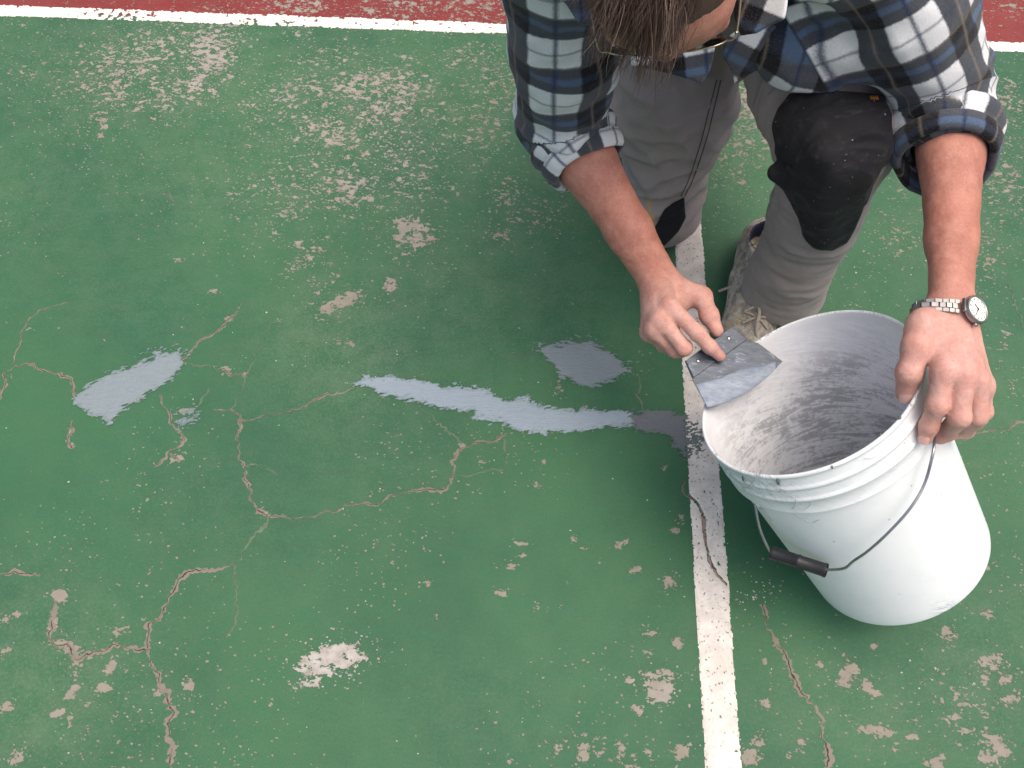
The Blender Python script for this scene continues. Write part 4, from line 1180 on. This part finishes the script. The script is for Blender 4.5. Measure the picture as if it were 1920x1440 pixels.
#SHIRTMORE
def march(f, px, py, d0=.45, off=0.0):
    r = ray(px, py); d = d0
    for _ in range(160):
        p = CAMP + r * d
        v = float(f.d(p[None])[0]) - off
        if v < .0003: break
        d += max(v, .0004) * .8 / np.linalg.norm(r)
    return CAMP + r * d
class Plate:     # cloth piece cut to an outline, gently bent, lying across direction n
    def __init__(s, pts, n, th, bend=0.0, seed=0, k=0.0):
        s.pts = np.asarray(pts); s.c0 = s.pts.mean(0); n = nrm(n)
        s.ex = nrm(np.cross([0, 0, 1.0], n)); s.ey = np.cross(n, s.ex); s.n = n
        s.p2 = np.stack([(s.pts - s.c0) @ s.ex, (s.pts - s.c0) @ s.ey], 1); s.th, s.bend, s.seed = th, bend, seed
        A = np.column_stack([s.p2, np.ones(len(s.p2))]); s.fit = np.linalg.lstsq(A, (s.pts - s.c0) @ n, rcond=None)[0]
        s.c = s.c0; s.R = np.linalg.norm(s.pts - s.c0, axis=1).max() + th + bend; s.k = .004
    def sd2(s, p):
        q = p - s.c0
        return poly_sd(q @ s.ex, q @ s.ey, s.p2)
    def d(s, p):
        q = p - s.c0; u, v = q @ s.ex, q @ s.ey
        h = q @ s.n - (u * s.fit[0] + v * s.fit[1] + s.fit[2]) - s.bend * vn(np.stack([u * 28, v * 28, u * 0 + s.seed], 1), s.seed)
        a, b = poly_sd(u, v, s.p2), np.abs(h) - s.th
        return np.where((a > -s.th) & (b > -s.th), np.hypot(a + s.th, b + s.th) - s.th, np.maximum(a, b))

# trousers
shinAx = nrm(ankL - kneeL)
midL = P(1530, 402, .285)
TR = SDF([RC((hipR + hipL) / 2 + [-.05, .03, .0], (hipR + hipL) / 2 + [.05, .03, 0], .125, .125, .05),
          ], [[RC(hipR, hipR + (kneeR - hipR) * .5 + [.012, -.01, 0], .115, .098, .04), RC(hipR + (kneeR - hipR) * .5 + [.012, -.01, 0], kneeR, .098, .066, .05), RC(kneeR, ankR, .066, .055, .03)],
              [RC(hipL, kneeL + (hipL - kneeL) * .25, .105, .080, .04), RC(kneeL + (hipL - kneeL) * .25, kneeL, .080, .070, .04), RC(kneeL, midL, .072, .064, .03), RC(midL, ankL + shinAx * .05, .064, .073, .03),
               EL(kneeL + [0, -.01, .012], np.eye(3), (.068, .066, .066), .03)]], .03,
         [Cut(ankL + shinAx * .035, shinAx, .16), RC(ankL - shinAx * .05, ankL + shinAx * .12, .044, .058), Cut(ankR + [0, .02, 0], [0, 1, 0], .11)])
def tr_warp(p):
    w = .0035 * vn(p * 17, 91) + .0016 * vn(p * 45, 92)
    for c, e, R, a, k in ((kneeL, nrm(kneeL - hipL), .16, .004, 120), (midL, shinAx, .10, .0036, 80), (ankL - shinAx * .04, shinAx, .09, .0022, 110), (kneeR + [0, .05, .12], nrm([.5, 0, -.8]), .22, .0042, 50), (hipR + (kneeR - hipR) * .55, nrm([.8, .1, .55]), .2, .0034, 40), (hipL + (kneeL - hipL) * .7, nrm(kneeL - hipL), .16, .004, 70)):
        d = np.linalg.norm(p - c, axis=1); m = d < R * 1.8
        if m.any():
            q = p[m] - c
            f = vn(q * 11 + np.outer(q @ e, e) * (k * .42) + int(k), int(k)) + .35 * vn(q * 23 + np.outer(q @ e, e) * (k * .6), int(k) + 3)
            w[m] += a * 1.5 * np.exp(-(d[m] / R) ** 2) * ((1 - np.minimum(np.abs(f) * 1.8, 1)) ** 1.3 * 1.6 - .5)
    return w
V, F = surface(TR, .0042, tr_warp)
V = relax(V, F, 1, .5)
pxT = pixels(V)
yel = np.exp(-((pxT[:, 0] - 1218 - .05 * (pxT[:, 1] - 400)) / 3.2) ** 2) * ((pxT[:, 1] > 372) & (pxT[:, 1] < 425)) * 1.0
yel = np.maximum(yel, np.exp(-((pxT[:, 0] - 1223) / 6) ** 2 - ((pxT[:, 1] - 412) / 10) ** 2))
t = NT('work_trouser_cloth')
col = t.mix(t.noise(14, 5, .6), srgb(148, 137, 134), srgb(168, 157, 153))
col = t.mix(t.mul(t.step(t.noise(55, 6, .7), .55, .72), .35), col, srgb(172, 164, 158))
wv_ = t.noise(1300, 2, .5)
col = t.mix(t.mul(t.step(wv_, .5, .3), .3), col, srgb(70, 64, 62))
sp = t.mul(t.step(t.voro(70), .10, .05), t.step(t.noise(70, 0, .5, t.mapping(loc=(2, 6, 3))), .57, .62))
col = t.mix(t.mul(sp, .8), col, srgb(188, 182, 174))
col = t.mix(t.math('MULTIPLY', t.attr('yellow'), t.step(t.noise(260, 4, .7), .35, .5), clamp=True), col, srgb(186, 158, 86))
TROU = t.out(col, .88, t.bump(t.add(t.mul(wv_, .5), t.mul(t.noise(180, 4, .6), .8)), .0009, .7), Sheen_Weight=.08, Specular_IOR_Level=.2)
trousers = mk('trousers', V, F, TROU, man, dict(yellow=yel))

t = NT('black_knee_fabric')
col = t.mix(t.noise(22, 5, .6), srgb(17, 17, 21), srgb(28, 28, 32))
smear = t.step(t.noise(26, 8, .78, t.mapping((1, 1, 2.5), (.3, .6, .2)), .8), .53, .74)
col = t.mix(t.mul(smear, .22), col, srgb(120, 116, 118))
sp = t.mul(t.step(t.voro(120), .16, .07), t.step(t.noise(60, 2, .6, t.mapping(loc=(1, 5, 3))), .54, .66))
col = t.mix(t.mul(sp, .7), col, srgb(170, 166, 164))
PADM = t.out(col, .8, t.bump(t.add(t.mul(t.noise(1100, 2, .5), .5), t.mul(t.noise(120, 5, .65), 1.0)), .0012, .7), Sheen_Weight=.05, Specular_IOR_Level=.3)
class Pad:
    def __init__(s, tr, plate, flaps, th): s.tr, s.pl, s.fl, s.th = tr, plate, flaps, th
    @property
    def core(s): return [s.pl] + s.fl
    br = ()
    def prune(s, c, R): return Pad(s.tr.prune(c, R), s.pl, s.fl, s.th)
    def d(s, p):
        a = s.tr.d(p) - tr_warp(p) * .8 - .004 - s.th
        b = s.pl.sd2(p); f = -(p - s.pl.c0) @ s.pl.n - s.pl.R
        q = np.maximum(f, np.where((a > -.004) & (b > -.004), np.hypot(a + .004, b + .004) - .004, np.maximum(a, b)))
        q = np.maximum(q, -(a + .010))
        for e in s.fl: q = smin(q, e.d(p) - .0015 * vn(p * 80, 4), e.k)
        return q
def pad(poly, th, flaps=()):
    pts = np.array([march(TR, x, y) for x, y in poly])
    dep = (pts - CAMP) @ M[:, 2]; ok = dep < 1.9; med = np.median(dep[ok])
    for i, (x, y) in enumerate(poly):
        if not ok[i]:
            near = min(np.flatnonzero(ok), key=lambda j: (poly[j][0] - x) ** 2 + (poly[j][1] - y) ** 2)
            pts[i] = PD(x, y, dep[near])
    pl_ = Plate(pts, TOCAM(pts.mean(0)), .02)
    pl_.R += .03
    f = Pad(TR, pl_, list(flaps), th)
    Vp, Fp = largest(*surface(f, .0026, lambda p: .0012 * vn(p * 38, 95)))
    return mk('knee_pad', relax(Vp, Fp, 1, .4), Fp, PADM, trousers)
pad([(1480,177),(1560,171),(1655,178),(1671,215),(1673,262),(1690,290),(1655,316),(1640,350),(1605,425),(1588,455),(1560,469),(1527,463),(1506,438),(1498,408),(1478,372),(1455,335),(1470,314),(1489,310),(1470,298),(1457,285),(1456,250),(1464,205)], .0045,
    [RC(P(1510, 345, .425), P(1454, 322, .45), .018, .0125, .018, TOCAM(kneeL), .7), RC(P(1640, 262, .47), P(1690, 294, .45), .022, .0115, .018, TOCAM(kneeL), .8),
     RC(P(1478, 235, .495), P(1484, 290, .475), .020, .013, .02, TOCAM(kneeL), .7), RC(P(1545, 290, .525), P(1545, 440, .33), .016, .012, .03)])
pad([(1222,436),(1246,392),(1262,380),(1283,370),(1286,408),(1272,434),(1246,462),(1228,450)], .003)
# seams and bar-tacks
t = NT('seam_thread')
SEAM = t.out(srgb(88, 80, 76), .9)
t = NT('orange_stitch')
ORN = t.out(srgb(190, 120, 40), .8)
class Warped:
    def __init__(s, f, w): s.f, s.w = f, w
    def d(s, p): return s.f.d(p) - s.w(p)
TRW = Warped(TR, tr_warp)
def seam(pxs, r, m, n=40, lift=.0005, name='seam'):
    mb = MB(); pts = spline([(a, b, 0) for a, b in pxs], n)
    hit = np.array([march(TRW, a, b, off=lift) for a, b, _ in pts])
    mb.tube(hit[((hit - CAMP) @ M[:, 2]) < 1.75], r, 6)
    return mb.build(name, m, trousers)
seam([(1352, 150), (1340, 200), (1325, 260), (1302, 330), (1284, 368)], .0009, SEAM)
seam([(1344, 150), (1331, 200), (1316, 260), (1294, 330), (1277, 368)], .0009, SEAM)
def tack(x, y, n, off):
    pts = [march(TR, x + 1.6 * k, y + (3 if k % 2 else -3), off=off) for k in range(n)]
    MB().tube(np.array(pts), .0010, 6).build('bar_tack', ORN, trousers)
tack(1632, 183, 10, .011); tack(1628, 160, 6, .004)

# shoes
heel, toe = P(1432, 452, .045), P(1402, 668, .04)
fx = nrm((toe - heel) * [1, 1, 0]); fs = np.array([fx[1], -fx[0], 0]); up = np.array([0, 0, 1.0])
fp = lambda a, s, z: np.array([heel[0], heel[1], 0]) + fx * a + fs * s + up * z
FAX = np.stack([fx, fs, up])
upper = SDF([RC(fp(0, 0, .050), fp(.10, .004, .050), .040, .040, .02), RC(fp(.10, .004, .045), fp(.20, .006, .038), .043, .047, .03, up, .80), EL(fp(.235, .006, .034), FAX, (.05, .046, .031), .02),
             RC(fp(.035, 0, .06), fp(.045, 0, .105), .042, .040, .03), RC(fp(.07, 0, .09), fp(.19, .004, .052), .028, .030, .03)], (), 0,
            [RC(fp(.045, 0, .085), fp(.045, 0, .16), .034, .038), Cut(fp(.1, 0, .018), [0, 0, -1], .3), Cut(fp(.03, 0, .118), [-.2, 0, 1], .09)])
V, F = surface(upper, .0032, lambda p: .0013 * vn(p * 60, 33) + .0012 * (1 - np.abs(vn(p * [40, 90, 40], 35))) ** 3)
V = relax(V, F, 1, .4)
t = NT('worn_shoe_leather')
sx2 = t.noise(60, 6, .7)
col = t.mix(t.step(sx2, .35, .68), srgb(128, 119, 106), srgb(194, 187, 174))
col = t.mix(t.mul(t.step(t.noise(28, 4, .6), .58, .70), .4), col, srgb(172, 154, 108))
col = t.mix(t.mul(t.step(t.noise(210, 4, .6), .55, .7), .4), col, srgb(92, 82, 70))
navy = t.attr('lining')
col = t.mix(navy, col, srgb(34, 36, 58))
SHOE = t.out(col, .8, t.bump(t.add(sx2, t.mul(t.noise(300, 4, .6), .6)), .0016, .8))
q = V - fp(.045, 0, .1)
lin = ((np.hypot(q @ fx, q @ fs) < .0385) & (V[:, 2] > .075) & ((V - fp(0, 0, 0)) @ fx < .09)).astype(float)
shoeM = mk('shoe', V, F, SHOE, man, dict(lining=lin))
t = NT('shoe_sole_rubber')
SOLE = t.out(t.mix(t.noise(90, 5, .6), srgb(150, 140, 122), srgb(196, 188, 170)), .8)
ol = []
for a, s in [(-.045, 0), (-.036, .025), (-.005, .037), (.08, .036), (.16, .046), (.22, .052), (.265, .042), (.288, .012), (.285, -.012), (.262, -.034), (.215, -.042), (.15, -.036), (.07, -.034), (-.005, -.036), (-.036, -.025)]: ol.append((a, s))
ol = spline([(a, s, 0) for a, s in ol + ol[:1]], 60)[:-1, :2]
mb = MB().prism(ol, fp(0, 0, .0005), fx, fs, up, .024, .015)
mb.build('sole', SOLE, shoeM)
t = NT('shoe_lace')
LACE = t.out(t.mix(t.noise(200, 4, .6), srgb(150, 138, 122), srgb(196, 186, 172)), .9, t.bump(t.noise(900, 2, .5), .0006, .8))
top = lambda a, s: (lambda b: b + up * .002)(next((fp(a, s, z) for z in np.arange(.15, .02, -.001) if upper.d(fp(a, s, z)[None])[0] < 0), fp(a, s, .07)))
def lace(pts, r=.0027, lift=.0012): return MB().tube(spline([top(a, s) + up * (lift + l) for a, s, l in pts], 36), r, 7, flat=.6).build('lace', LACE, shoeM)
for k in range(5):
    a = .105 + k * .022
    lace([(a, -.022, 0), (a + .007, -.008, .003), (a + .014, .008, .003), (a + .021, .024, 0)])
    lace([(a, .024, 0), (a + .007, .008, .001), (a + .014, -.008, .001), (a + .021, -.022, 0)])
lace([(.10, .0, .004), (.12, -.03, .008), (.135, -.052, .002), (.125, -.062, .0), (.112, -.085, -.04)][:3] + [(.13, -.045, .0)])
MB().tube(spline([P(1390, 528, .075), P(1378, 536, .070), P(1364, 540, .05), P(1348, 546, .03)], 24), .0026, 7, flat=.6).build('lace', LACE, shoeM)
MB().tube(spline([P(1420, 566, .098), P(1424, 585, .100), P(1420, 606, .092), P(1419, 628, .075), P(1427, 642, .06)], 24), .0030, 7, flat=.6).build('lace', LACE, shoeM)
lace([(.10, -.015, .003), (.115, .012, .010), (.13, .03, .004), (.118, .036, .002), (.105, .02, .006)])
# the other shoe: toes on the court behind the kneeling knee, sole upwards
hz_ = ankR + np.array([.0, .055, .03])
Rz = np.stack([np.array([.05, -.35, -.93]), np.array([1, .05, 0.03]), np.array([-.03, .93, -.35])])
Rz = np.stack([nrm(r) for r in Rz])
def other(V): 
    q = V - fp(0, 0, 0)
    w = np.stack([q @ fx, q @ fs, q @ up], 1)
    o = np.array([.235, 1.50, .235]) + w @ np.stack([nrm([.02, .28, -.96]), nrm([1, .0, .02]), nrm([0, -.96, -.28])])
    return o
Vo = other(V)
shoe2 = mk('shoe', Vo, F[:, ::-1] if np.linalg.det(np.stack([nrm([.02, .28, -.96]), nrm([1, .0, .02]), nrm([0, -.96, -.28])])) * np.linalg.det(FAX) < 0 else F, SHOE, man, dict(lining=lin))
mk('sole', other(np.array(mb.V)), mb.F, SOLE, shoe2)

# collar and loose shirt front
def cloth_piece(name, pts, th, bend, seed, uvrot=.5, warp=.002):
    pl_ = Plate(np.array([P(*q) for q in pts]), TOCAM(P(*pts[0])), th, bend, seed)
    Vp, Fp = surface(SDF([pl_]), .0021, lambda p: warp * vn(p * 40, seed))
    Vp = relax(Vp, Fp, 1, .4)
    q = Vp - pl_.c0; u, v = q @ pl_.ex, q @ pl_.ey
    c, s_ = math.cos(uvrot), math.sin(uvrot)
    return mk(name, Vp, Fp, FLAN, shirt, dict(plaid=np.stack([u * c - v * s_ + .03 * seed, u * s_ + v * c, u * 0], 1)))
cloth_piece('collar', [(1372,-60,.74),(1480,-70,.76),(1478,5,.74),(1470,36,.725),(1448,46,.715),(1418,62,.70),(1389,66,.69),(1376,34,.70)], .0034, .006, 3, .15)
cloth_piece('collar', [(1040,-70,.75),(1112,-70,.75),(1122,0,.73),(1118,52,.70),(1086,40,.69),(1055,0,.72)], .0034, .006, 4, -.2)
cloth_piece('shirt_front', [(1352,100,.60),(1379,158,.565),(1419,133,.57),(1470,108,.58),(1510,88,.60),(1480,50,.64),(1400,40,.66),(1362,70,.63)], .0034, .010, 5, .25)
cloth_piece('shirt_front', [(1190,60,.66),(1180,120,.62),(1232,132,.61),(1300,150,.60),(1316,156,.59),(1330,130,.60),(1345,70,.63),(1300,30,.66)], .0034, .010, 6, -.3)

# hair
t = NT('hair')
tone = t.attr('tone')
hc = t.n.new('ShaderNodeValToRGB'); t.set(hc.inputs[0], tone)
hc.color_ramp.elements[0].color = srgb(58, 43, 36); hc.color_ramp.elements[1].color = srgb(140, 120, 108)
e = hc.color_ramp.elements.new(.55); e.color = srgb(92, 72, 62)
HAIR = t.out(hc.outputs[0], .45, Specular_IOR_Level=.45)
SC, SR = hp(0, -.012, .035), np.array([.080, .101, .095])
def scalp(v): 
    q = (v - SC) @ HAX.T
    return q / SR
def hair():
    V, F, T = [], [], []
    rng = np.random.default_rng(21)
    def strand(pts, r, tone):
        nonlocal V, F, T
        b = sum(len(x) for x in V)
        n = len(pts)
        tg = np.gradient(pts, axis=0); tg /= np.linalg.norm(tg, axis=1)[:, None] + 1e-9
        u = nrm(np.cross(tg[n // 2], rng.normal(size=3))); w = np.cross(tg, u); w /= np.linalg.norm(w, axis=1)[:, None] + 1e-9
        uu = np.cross(w, tg)
        rad = r * np.sqrt(np.clip(1.02 - np.linspace(0, 1, n) ** 2.2, .02, 1))[:, None]
        ring = [pts + rad * (math.cos(a) * uu + math.sin(a) * w) for a in (0, 2.094, 4.189)]
        V.append(np.stack(ring, 1).reshape(-1, 3)); T.append(np.full(n * 3, tone))
        i = np.arange(n - 1)[:, None] * 3
        k = np.arange(3)[None]
        F.append(b + np.stack([i + k, i + (k + 1) % 3, i + 3 + (k + 1) % 3, i + 3 + k], -1).reshape(-1, 4))
    def grow(root, d0, length, steps, grav, side, curl, ph, trim=.1, hug=False):
        p = root.copy(); v = d0.copy(); out = [p.copy()]
        ds = length / steps
        for i in range(steps):
            v = v + np.array([0, 0, -1.0]) * grav * (i / steps + .12) + side
            v = nrm(v + curl * np.array([math.sin(ph + i * .7), math.cos(ph * 1.3 + i * .6), 0]))
            p = p + v * ds
            q = scalp(p); m = np.linalg.norm(q)
            if m < 1.03:
                p = SC + HAX.T @ (q / m * 1.03 * SR)
            elif hug:
                p = SC + HAX.T @ (q / m * min(m, 1.04 + .012 * i) * SR)
            x_, f_ = (p - HC) @ HX, (p - HC) @ HF
            if f_ > trim - 2.4 * max(0, x_ - .004) - 1.8 * max(0, -.050 - x_): break
            out.append(p.copy())
        return np.array(out)
    # locks
    locks = []
    for i in range(210):
        th_ = rng.uniform(-1.9, 1.75); el = rng.uniform(.12, 1.5)
        x, f_, u_ = math.sin(th_) * math.cos(el), math.cos(th_) * math.cos(el), math.sin(el)
        if f_ > .62 and u_ < .62: continue
        if x > .22 and f_ > .20 and u_ < .80: continue
        locks.append((np.array([x, f_, u_]), None))
    for (d, _) in locks:
        root = SC + HAX.T @ (d * SR * 1.0)
        front = max(0, d[1]) 
        flow = HF * (.85 if d[1] > -.2 else .2) - HX * (.16 - .40 * d[0]) + HU * (.25 if d[2] < .8 else .05)
        nrmv = HAX.T @ nrm(d / SR)
        L = rng.uniform(.055, .095) + (rng.uniform(.03, .07) if front > .3 and -.75 < d[0] < .05 and rng.random() < .35 else 0) - (.02 if d[0] > .4 else 0)
        if d[2] > .8: L += .03
        d0 = nrm(flow * .9 + nrmv * rng.uniform(.25, .6))
        trim = rng.normal(.058, .015)
        if -.62 < d[0] < .12 and rng.random() < .13: trim += rng.uniform(.02, .065)
        g = grow(root, d0, L + .03, 16, rng.uniform(.30, .55), -HX * rng.uniform(-.02, .04), .08, rng.uniform(0, 6), trim)
        if len(g) < 4: continue
        base = np.clip(rng.normal(.42, .16), 0, 1)
        nst = int(rng.uniform(26, 46)); spread = rng.uniform(.006, .012)
        for j in range(nst):
            o = rng.normal(size=3) * spread; tip = rng.normal(size=3) * spread * rng.uniform(.15, .9)
            w = np.linspace(0, 1, len(g))[:, None]
            k = rng.uniform(.72, 1.05)
            n2 = max(5, int(len(g) * min(k, 1)))
            pts = g[:n2] + o * (1 - w[:n2]) + tip * w[:n2] + .0016 * np.sin(w[:n2] * rng.uniform(4, 9) + rng.uniform(0, 6, 3))
            if len(pts) > 3: strand(pts, rng.uniform(.00020, .00038), np.clip(base + rng.normal() * .2, 0, 1))
    # short hair lying close over the crown, sides and back
    for i in range(330):
        th_ = rng.uniform(-math.pi, math.pi); el = math.asin(rng.uniform(-.25 if abs(th_) > 1.2 else .25, 1))
        d = np.array([math.sin(th_) * math.cos(el), math.cos(th_) * math.cos(el), math.sin(el)])
        if d[1] > .45 and d[2] < .8: continue
        if d[0] > .25 and d[1] > .25: continue
        if abs(d[0]) > .75 and d[1] > .1 and d[2] < .3: continue
        root = SC + HAX.T @ (d * SR); nv = HAX.T @ nrm(d / SR)
        rad = HX * d[0] + HF * (d[1] + .25) - HU * .25
        rad = nrm(rad - nv * (rad @ nv) + rng.normal(size=3) * .15)
        g = grow(root, nrm(rad + nv * .22), rng.uniform(.045, .075), 7, .05, np.zeros(3), .05, rng.uniform(0, 6), .07, True)
        if len(g) < 4: continue
        base = np.clip(rng.normal(.42, .14), 0, 1)
        for j in range(17):
            o = rng.normal(size=3) * .007; w = np.linspace(0, 1, len(g))[:, None]
            strand(g + o * (1 - .4 * w), rng.uniform(.00035, .0006), np.clip(base + rng.normal() * .18, 0, 1))
    # flyaways
    for i in range(170):
        th_ = rng.uniform(-2.0, 1.3); el = rng.uniform(.2, 1.4)
        d = np.array([math.sin(th_) * math.cos(el), math.cos(th_) * math.cos(el), math.sin(el)])
        if d[1] > .62 and d[2] < .6: continue
        root = SC + HAX.T @ (d * SR)
        g = grow(root, nrm(HF * .5 - HX * .5 * (d[0] < 0) + HAX.T @ nrm(d / SR) * .8), rng.uniform(.05, .11), 12, rng.uniform(.15, .45), -HX * rng.uniform(-.06, .09), .14, rng.uniform(0, 6), rng.normal(.078, .02))
        if len(g) > 3: strand(g, rng.uniform(.0002, .00036), rng.uniform(.2, 1))
    o = mk('hair', np.concatenate(V), np.concatenate(F), HAIR, man, dict(tone=np.concatenate(T)))
    return o
hairM = hair()
# close cap of hair at the roots
capV, capF = [], []
nu, nv_ = 48, 20
for i in range(nv_ + 1):
    for k in range(nu):
        a = 2 * math.pi * k / nu
        fr = math.cos(a)
        emax = 1.95 - .95 * max(0, fr) ** 1.0 - .1 * abs(math.sin(a))
        e_ = .02 + (emax - .02) * i / nv_
        d = np.array([math.sin(a) * math.sin(e_), math.cos(a) * math.sin(e_), math.cos(e_)])
        capV.append(SC + HAX.T @ (d * SR * (1.015 - .03 * (i / nv_) ** 6)))
for i in range(nv_):
    for k in range(nu): capF.append((i * nu + k, (i + 1) * nu + k, (i + 1) * nu + (k + 1) % nu, i * nu + (k + 1) % nu))
mk('hair_cap', capV, np.array(capF), HAIR, hairM, dict(tone=np.full(len(capV), .3)))
for s in (-1, 1):       # eyes under half-closed lids
    t = NT('eye_white')
    eye = EL(hp(s * .032, .083, -.002), HAX, (.0125,) * 3)
    Ve, Fe = surface(SDF([eye]), .0022)
    mk('eye', Ve, Fe, t.out(srgb(226, 220, 212), .25), man)
    lid = SDF([EL(hp(s * .032, .0835, .0005), HAX, (.0150, .0136, .0128))], (), 0, [Cut(hp(s * .032, .09, -.006), -HU, .04)])
    Ve, Fe = surface(lid, .0020)
    mk('eyelid', Ve, Fe, SKIN, man, dict(red=np.full(len(Ve), .4)))
# ------------------------------------------------------------------ spectacles
t = NT('gold_wire_frame')
GOLD = t.out(t.mix(t.noise(80, 2, .5), srgb(168, 150, 120), srgb(200, 186, 160)), .25, Metallic=.95)
lm = bpy.data.materials.new('spectacle_lens'); lm.use_nodes = True
ln_ = lm.node_tree; ln_.nodes.clear()
o_ = ln_.nodes.new('ShaderNodeOutputMaterial'); mx = ln_.nodes.new('ShaderNodeMixShader'); tr_ = ln_.nodes.new('ShaderNodeBsdfTransparent'); gl_ = ln_.nodes.new('ShaderNodeBsdfGlossy'); fz = ln_.nodes.new('ShaderNodeFresnel')
fz.inputs[0].default_value = 1.5; gl_.inputs['Roughness'].default_value = .03; tr_.inputs[0].default_value = (.93, .94, .93, 1)
ln_.links.new(fz.outputs[0], mx.inputs[0]); ln_.links.new(tr_.outputs[0], mx.inputs[1]); ln_.links.new(gl_.outputs[0], mx.inputs[2]); ln_.links.new(mx.outputs[0], o_.inputs[0])
specs = empty('spectacles', gc, 'thin gold wire spectacles worn on the bowed face under the hair', 'glasses')
sp_ = lambda x, u: hp(x, .104 - 1.5 * x * x, u - .004)
for s in (-1, 1):
    loop = []
    for k in range(41):
        a = 2 * math.pi * k / 40
        c, sn = math.cos(a), math.sin(a)
        loop.append(sp_(s * .0345 + .0255 * np.sign(c) * abs(c) ** .7, .0185 * np.sign(sn) * abs(sn) ** .7))
    MB().tube(np.array(loop), .00105, 8, False).build('rim', GOLD, specs)
    mb = MB(); mid = np.mean(loop[:-1], 0) + HF * .0012
    mb.add([mid] + loop[:-1], [(0, k + 1, (k + 1) % 40 + 1) for k in range(40)])
    mb.build('lens', lm, specs)
    h0 = sp_(s * .060, .008)
    MB().tube(spline([h0, hp(s * .0665, .097, .006), hp(s * .0700, .088, .006), hp(s * .0735, .055, .006), hp(s * .0775, .01, .006), hp(s * .0790, -.022, .002), hp(s * .078, -.038, -.018)], 40), .0012, 8).build('temple', GOLD, specs)
    MB().tube([hp(s * .0690, .091, .010), hp(s * .0690, .091, .001)], [.0016, .0016], 8).build('hinge', GOLD, specs)
MB().tube(spline([sp_(-.0095, .004), hp(0, .109, .004), sp_(.0095, .004)], 14), .0012, 8).build('bridge', GOLD, specs)

# ------------------------------------------------------------------ wristwatch
we = nrm(iL[0] * .5 + mL[0] * .5 - elL)
wc = wrL + we * .023
tc = TOCAM(wc); tc = nrm(tc - we * (tc @ we)); rt = np.cross(tc, we)
if rt @ M[:, 0] < 0: rt = -rt
nd = nrm(rt * .80 + tc * .60)                  # back of the wrist, where the case sits
nt_ = np.cross(we, nd)
if nt_ @ tc < 0: nt_ = -nt_
def skin_r(a):
    d = nd * math.cos(a) + nt_ * math.sin(a)
    for r in np.arange(.06, .01, -.0005):
        if BODY.parts[2].d((wc + d * r)[None])[0] < 0: return r
    return .025
t = NT('watch_steel')
WST = t.out(t.mix(t.noise(220, 3, .6), srgb(138, 136, 132), srgb(186, 184, 178)), .3, Metallic=.9)
t = NT('watch_gold')
WGO = t.out(srgb(206, 176, 112), .25, Metallic=.95)
t = NT('watch_dial')
WDI = t.out(t.mix(t.noise(40, 2, .5), srgb(226, 222, 210), srgb(238, 234, 222)), .4)
t = NT('watch_hand')
WHA = t.out(srgb(60, 54, 46), .4)
watch = empty('wristwatch', wc, 'steel bracelet wristwatch with a pale round dial on the wrist above the bucket rim', 'watch')
N_ = 26
for k in range(N_):
    a0 = .62 + (2 * math.pi - 1.24) * k / N_; a1 = .62 + (2 * math.pi - 1.24) * (k + 1) / N_
    r0, r1 = skin_r(a0) + .0022, skin_r(a1) + .0022
    p0, p1 = [wc + (nd * math.cos(a) + nt_ * math.sin(a)) * r for a, r in ((a0, r0), (a1, r1))]
    tl = nrm(p1 - p0); L = np.linalg.norm(p1 - p0); out = nrm((p0 + p1) / 2 - wc); out = nrm(out - tl * (out @ tl))
    hw = .0088 - .0016 * math.sin(math.pi * k / (N_ - 1))
    mb = MB()
    for (e0, e1, sh, th) in ((-hw, -hw * .42, 0, .0024), (-hw * .38, hw * .38, .5, .0028), (hw * .42, hw, 0, .0024)):
        pl4 = [(L * (.04 + sh), e0), (L * (.95 + sh), e0), (L * (.95 + sh), e1), (L * (.04 + sh), e1)]
        mb.prism(pl4, p0 - out * .0012, tl, we, out, th, .06)
    mb.build('link', WST, watch, False)
cr_ = skin_r(0) + .0015
cc = wc + nd * cr_
def disc(name, r0, z0, r1, z1, m, n=40, inner=None):
    prof = [(.0003, z0), (r0, z0), (r0, z0 + (z1 - z0) * .7), (r1, z1), (.0003, z1)]
    Vd, Fd = lathe([(r, -z) for r, z in prof], cc, nd, n)
    return mk(name, Vd, Fd, m, watch, None, True)
cs = MB()
Vd, Fd = lathe([(.0003, .001), (.015, .001), (.0176, -.001), (.0180, -.004), (.0172, -.0062)], cc, nd, 40); mk('case', Vd, Fd, WST, watch)
Vd, Fd = lathe([(.0172, -.0060), (.0170, -.0074), (.0158, -.0080), (.0148, -.0074), (.0147, -.0066)], cc, nd, 40); mk('bezel', Vd, Fd, WST, watch)
dialO = mk('dial', *lathe([(.0149, -.0067), (.008, -.00672), (.0003, -.00674)], cc, nd, 40), WDI, watch)
ud = nt_; 
mb = MB()
for k in range(12):
    a = k * math.pi / 6
    d_ = we * math.cos(a) + ud * math.sin(a); e_ = np.cross(nd, d_)
    mb.prism([(.0112, -.0004), (.0136, -.0004), (.0136, .0004), (.0112, .0004)], cc + nd * .0068, d_, e_, nd, .0003)
mb.build('hour_mark', WHA, dialO, False)
for a, l, w in ((2.2, .0075, .0006), (.4, .0112, .00045)):
    d_ = we * math.cos(a) + ud * math.sin(a); e_ = np.cross(nd, d_)
    MB().prism([(-.002, -w), (l, -w * .6), (l, w * .6), (-.002, w)], cc + nd * .0072, d_, e_, nd, .0002).build('hand', WHA, dialO, False)
MB().tube([cc + we * .0178 + nd * .003, cc + we * .0212 + nd * .003], [.0022, .0022], 10).build('crown', WST, watch)
for s in (-1, 1):
    MB().prism([(-.0085, .012), (.0085, .012), (.0080, .0195), (-.0080, .0195)], cc + nd * .0005, we, nt_ * s, nd if True else nd, .0035, .03).build('lug', WST, watch, False)
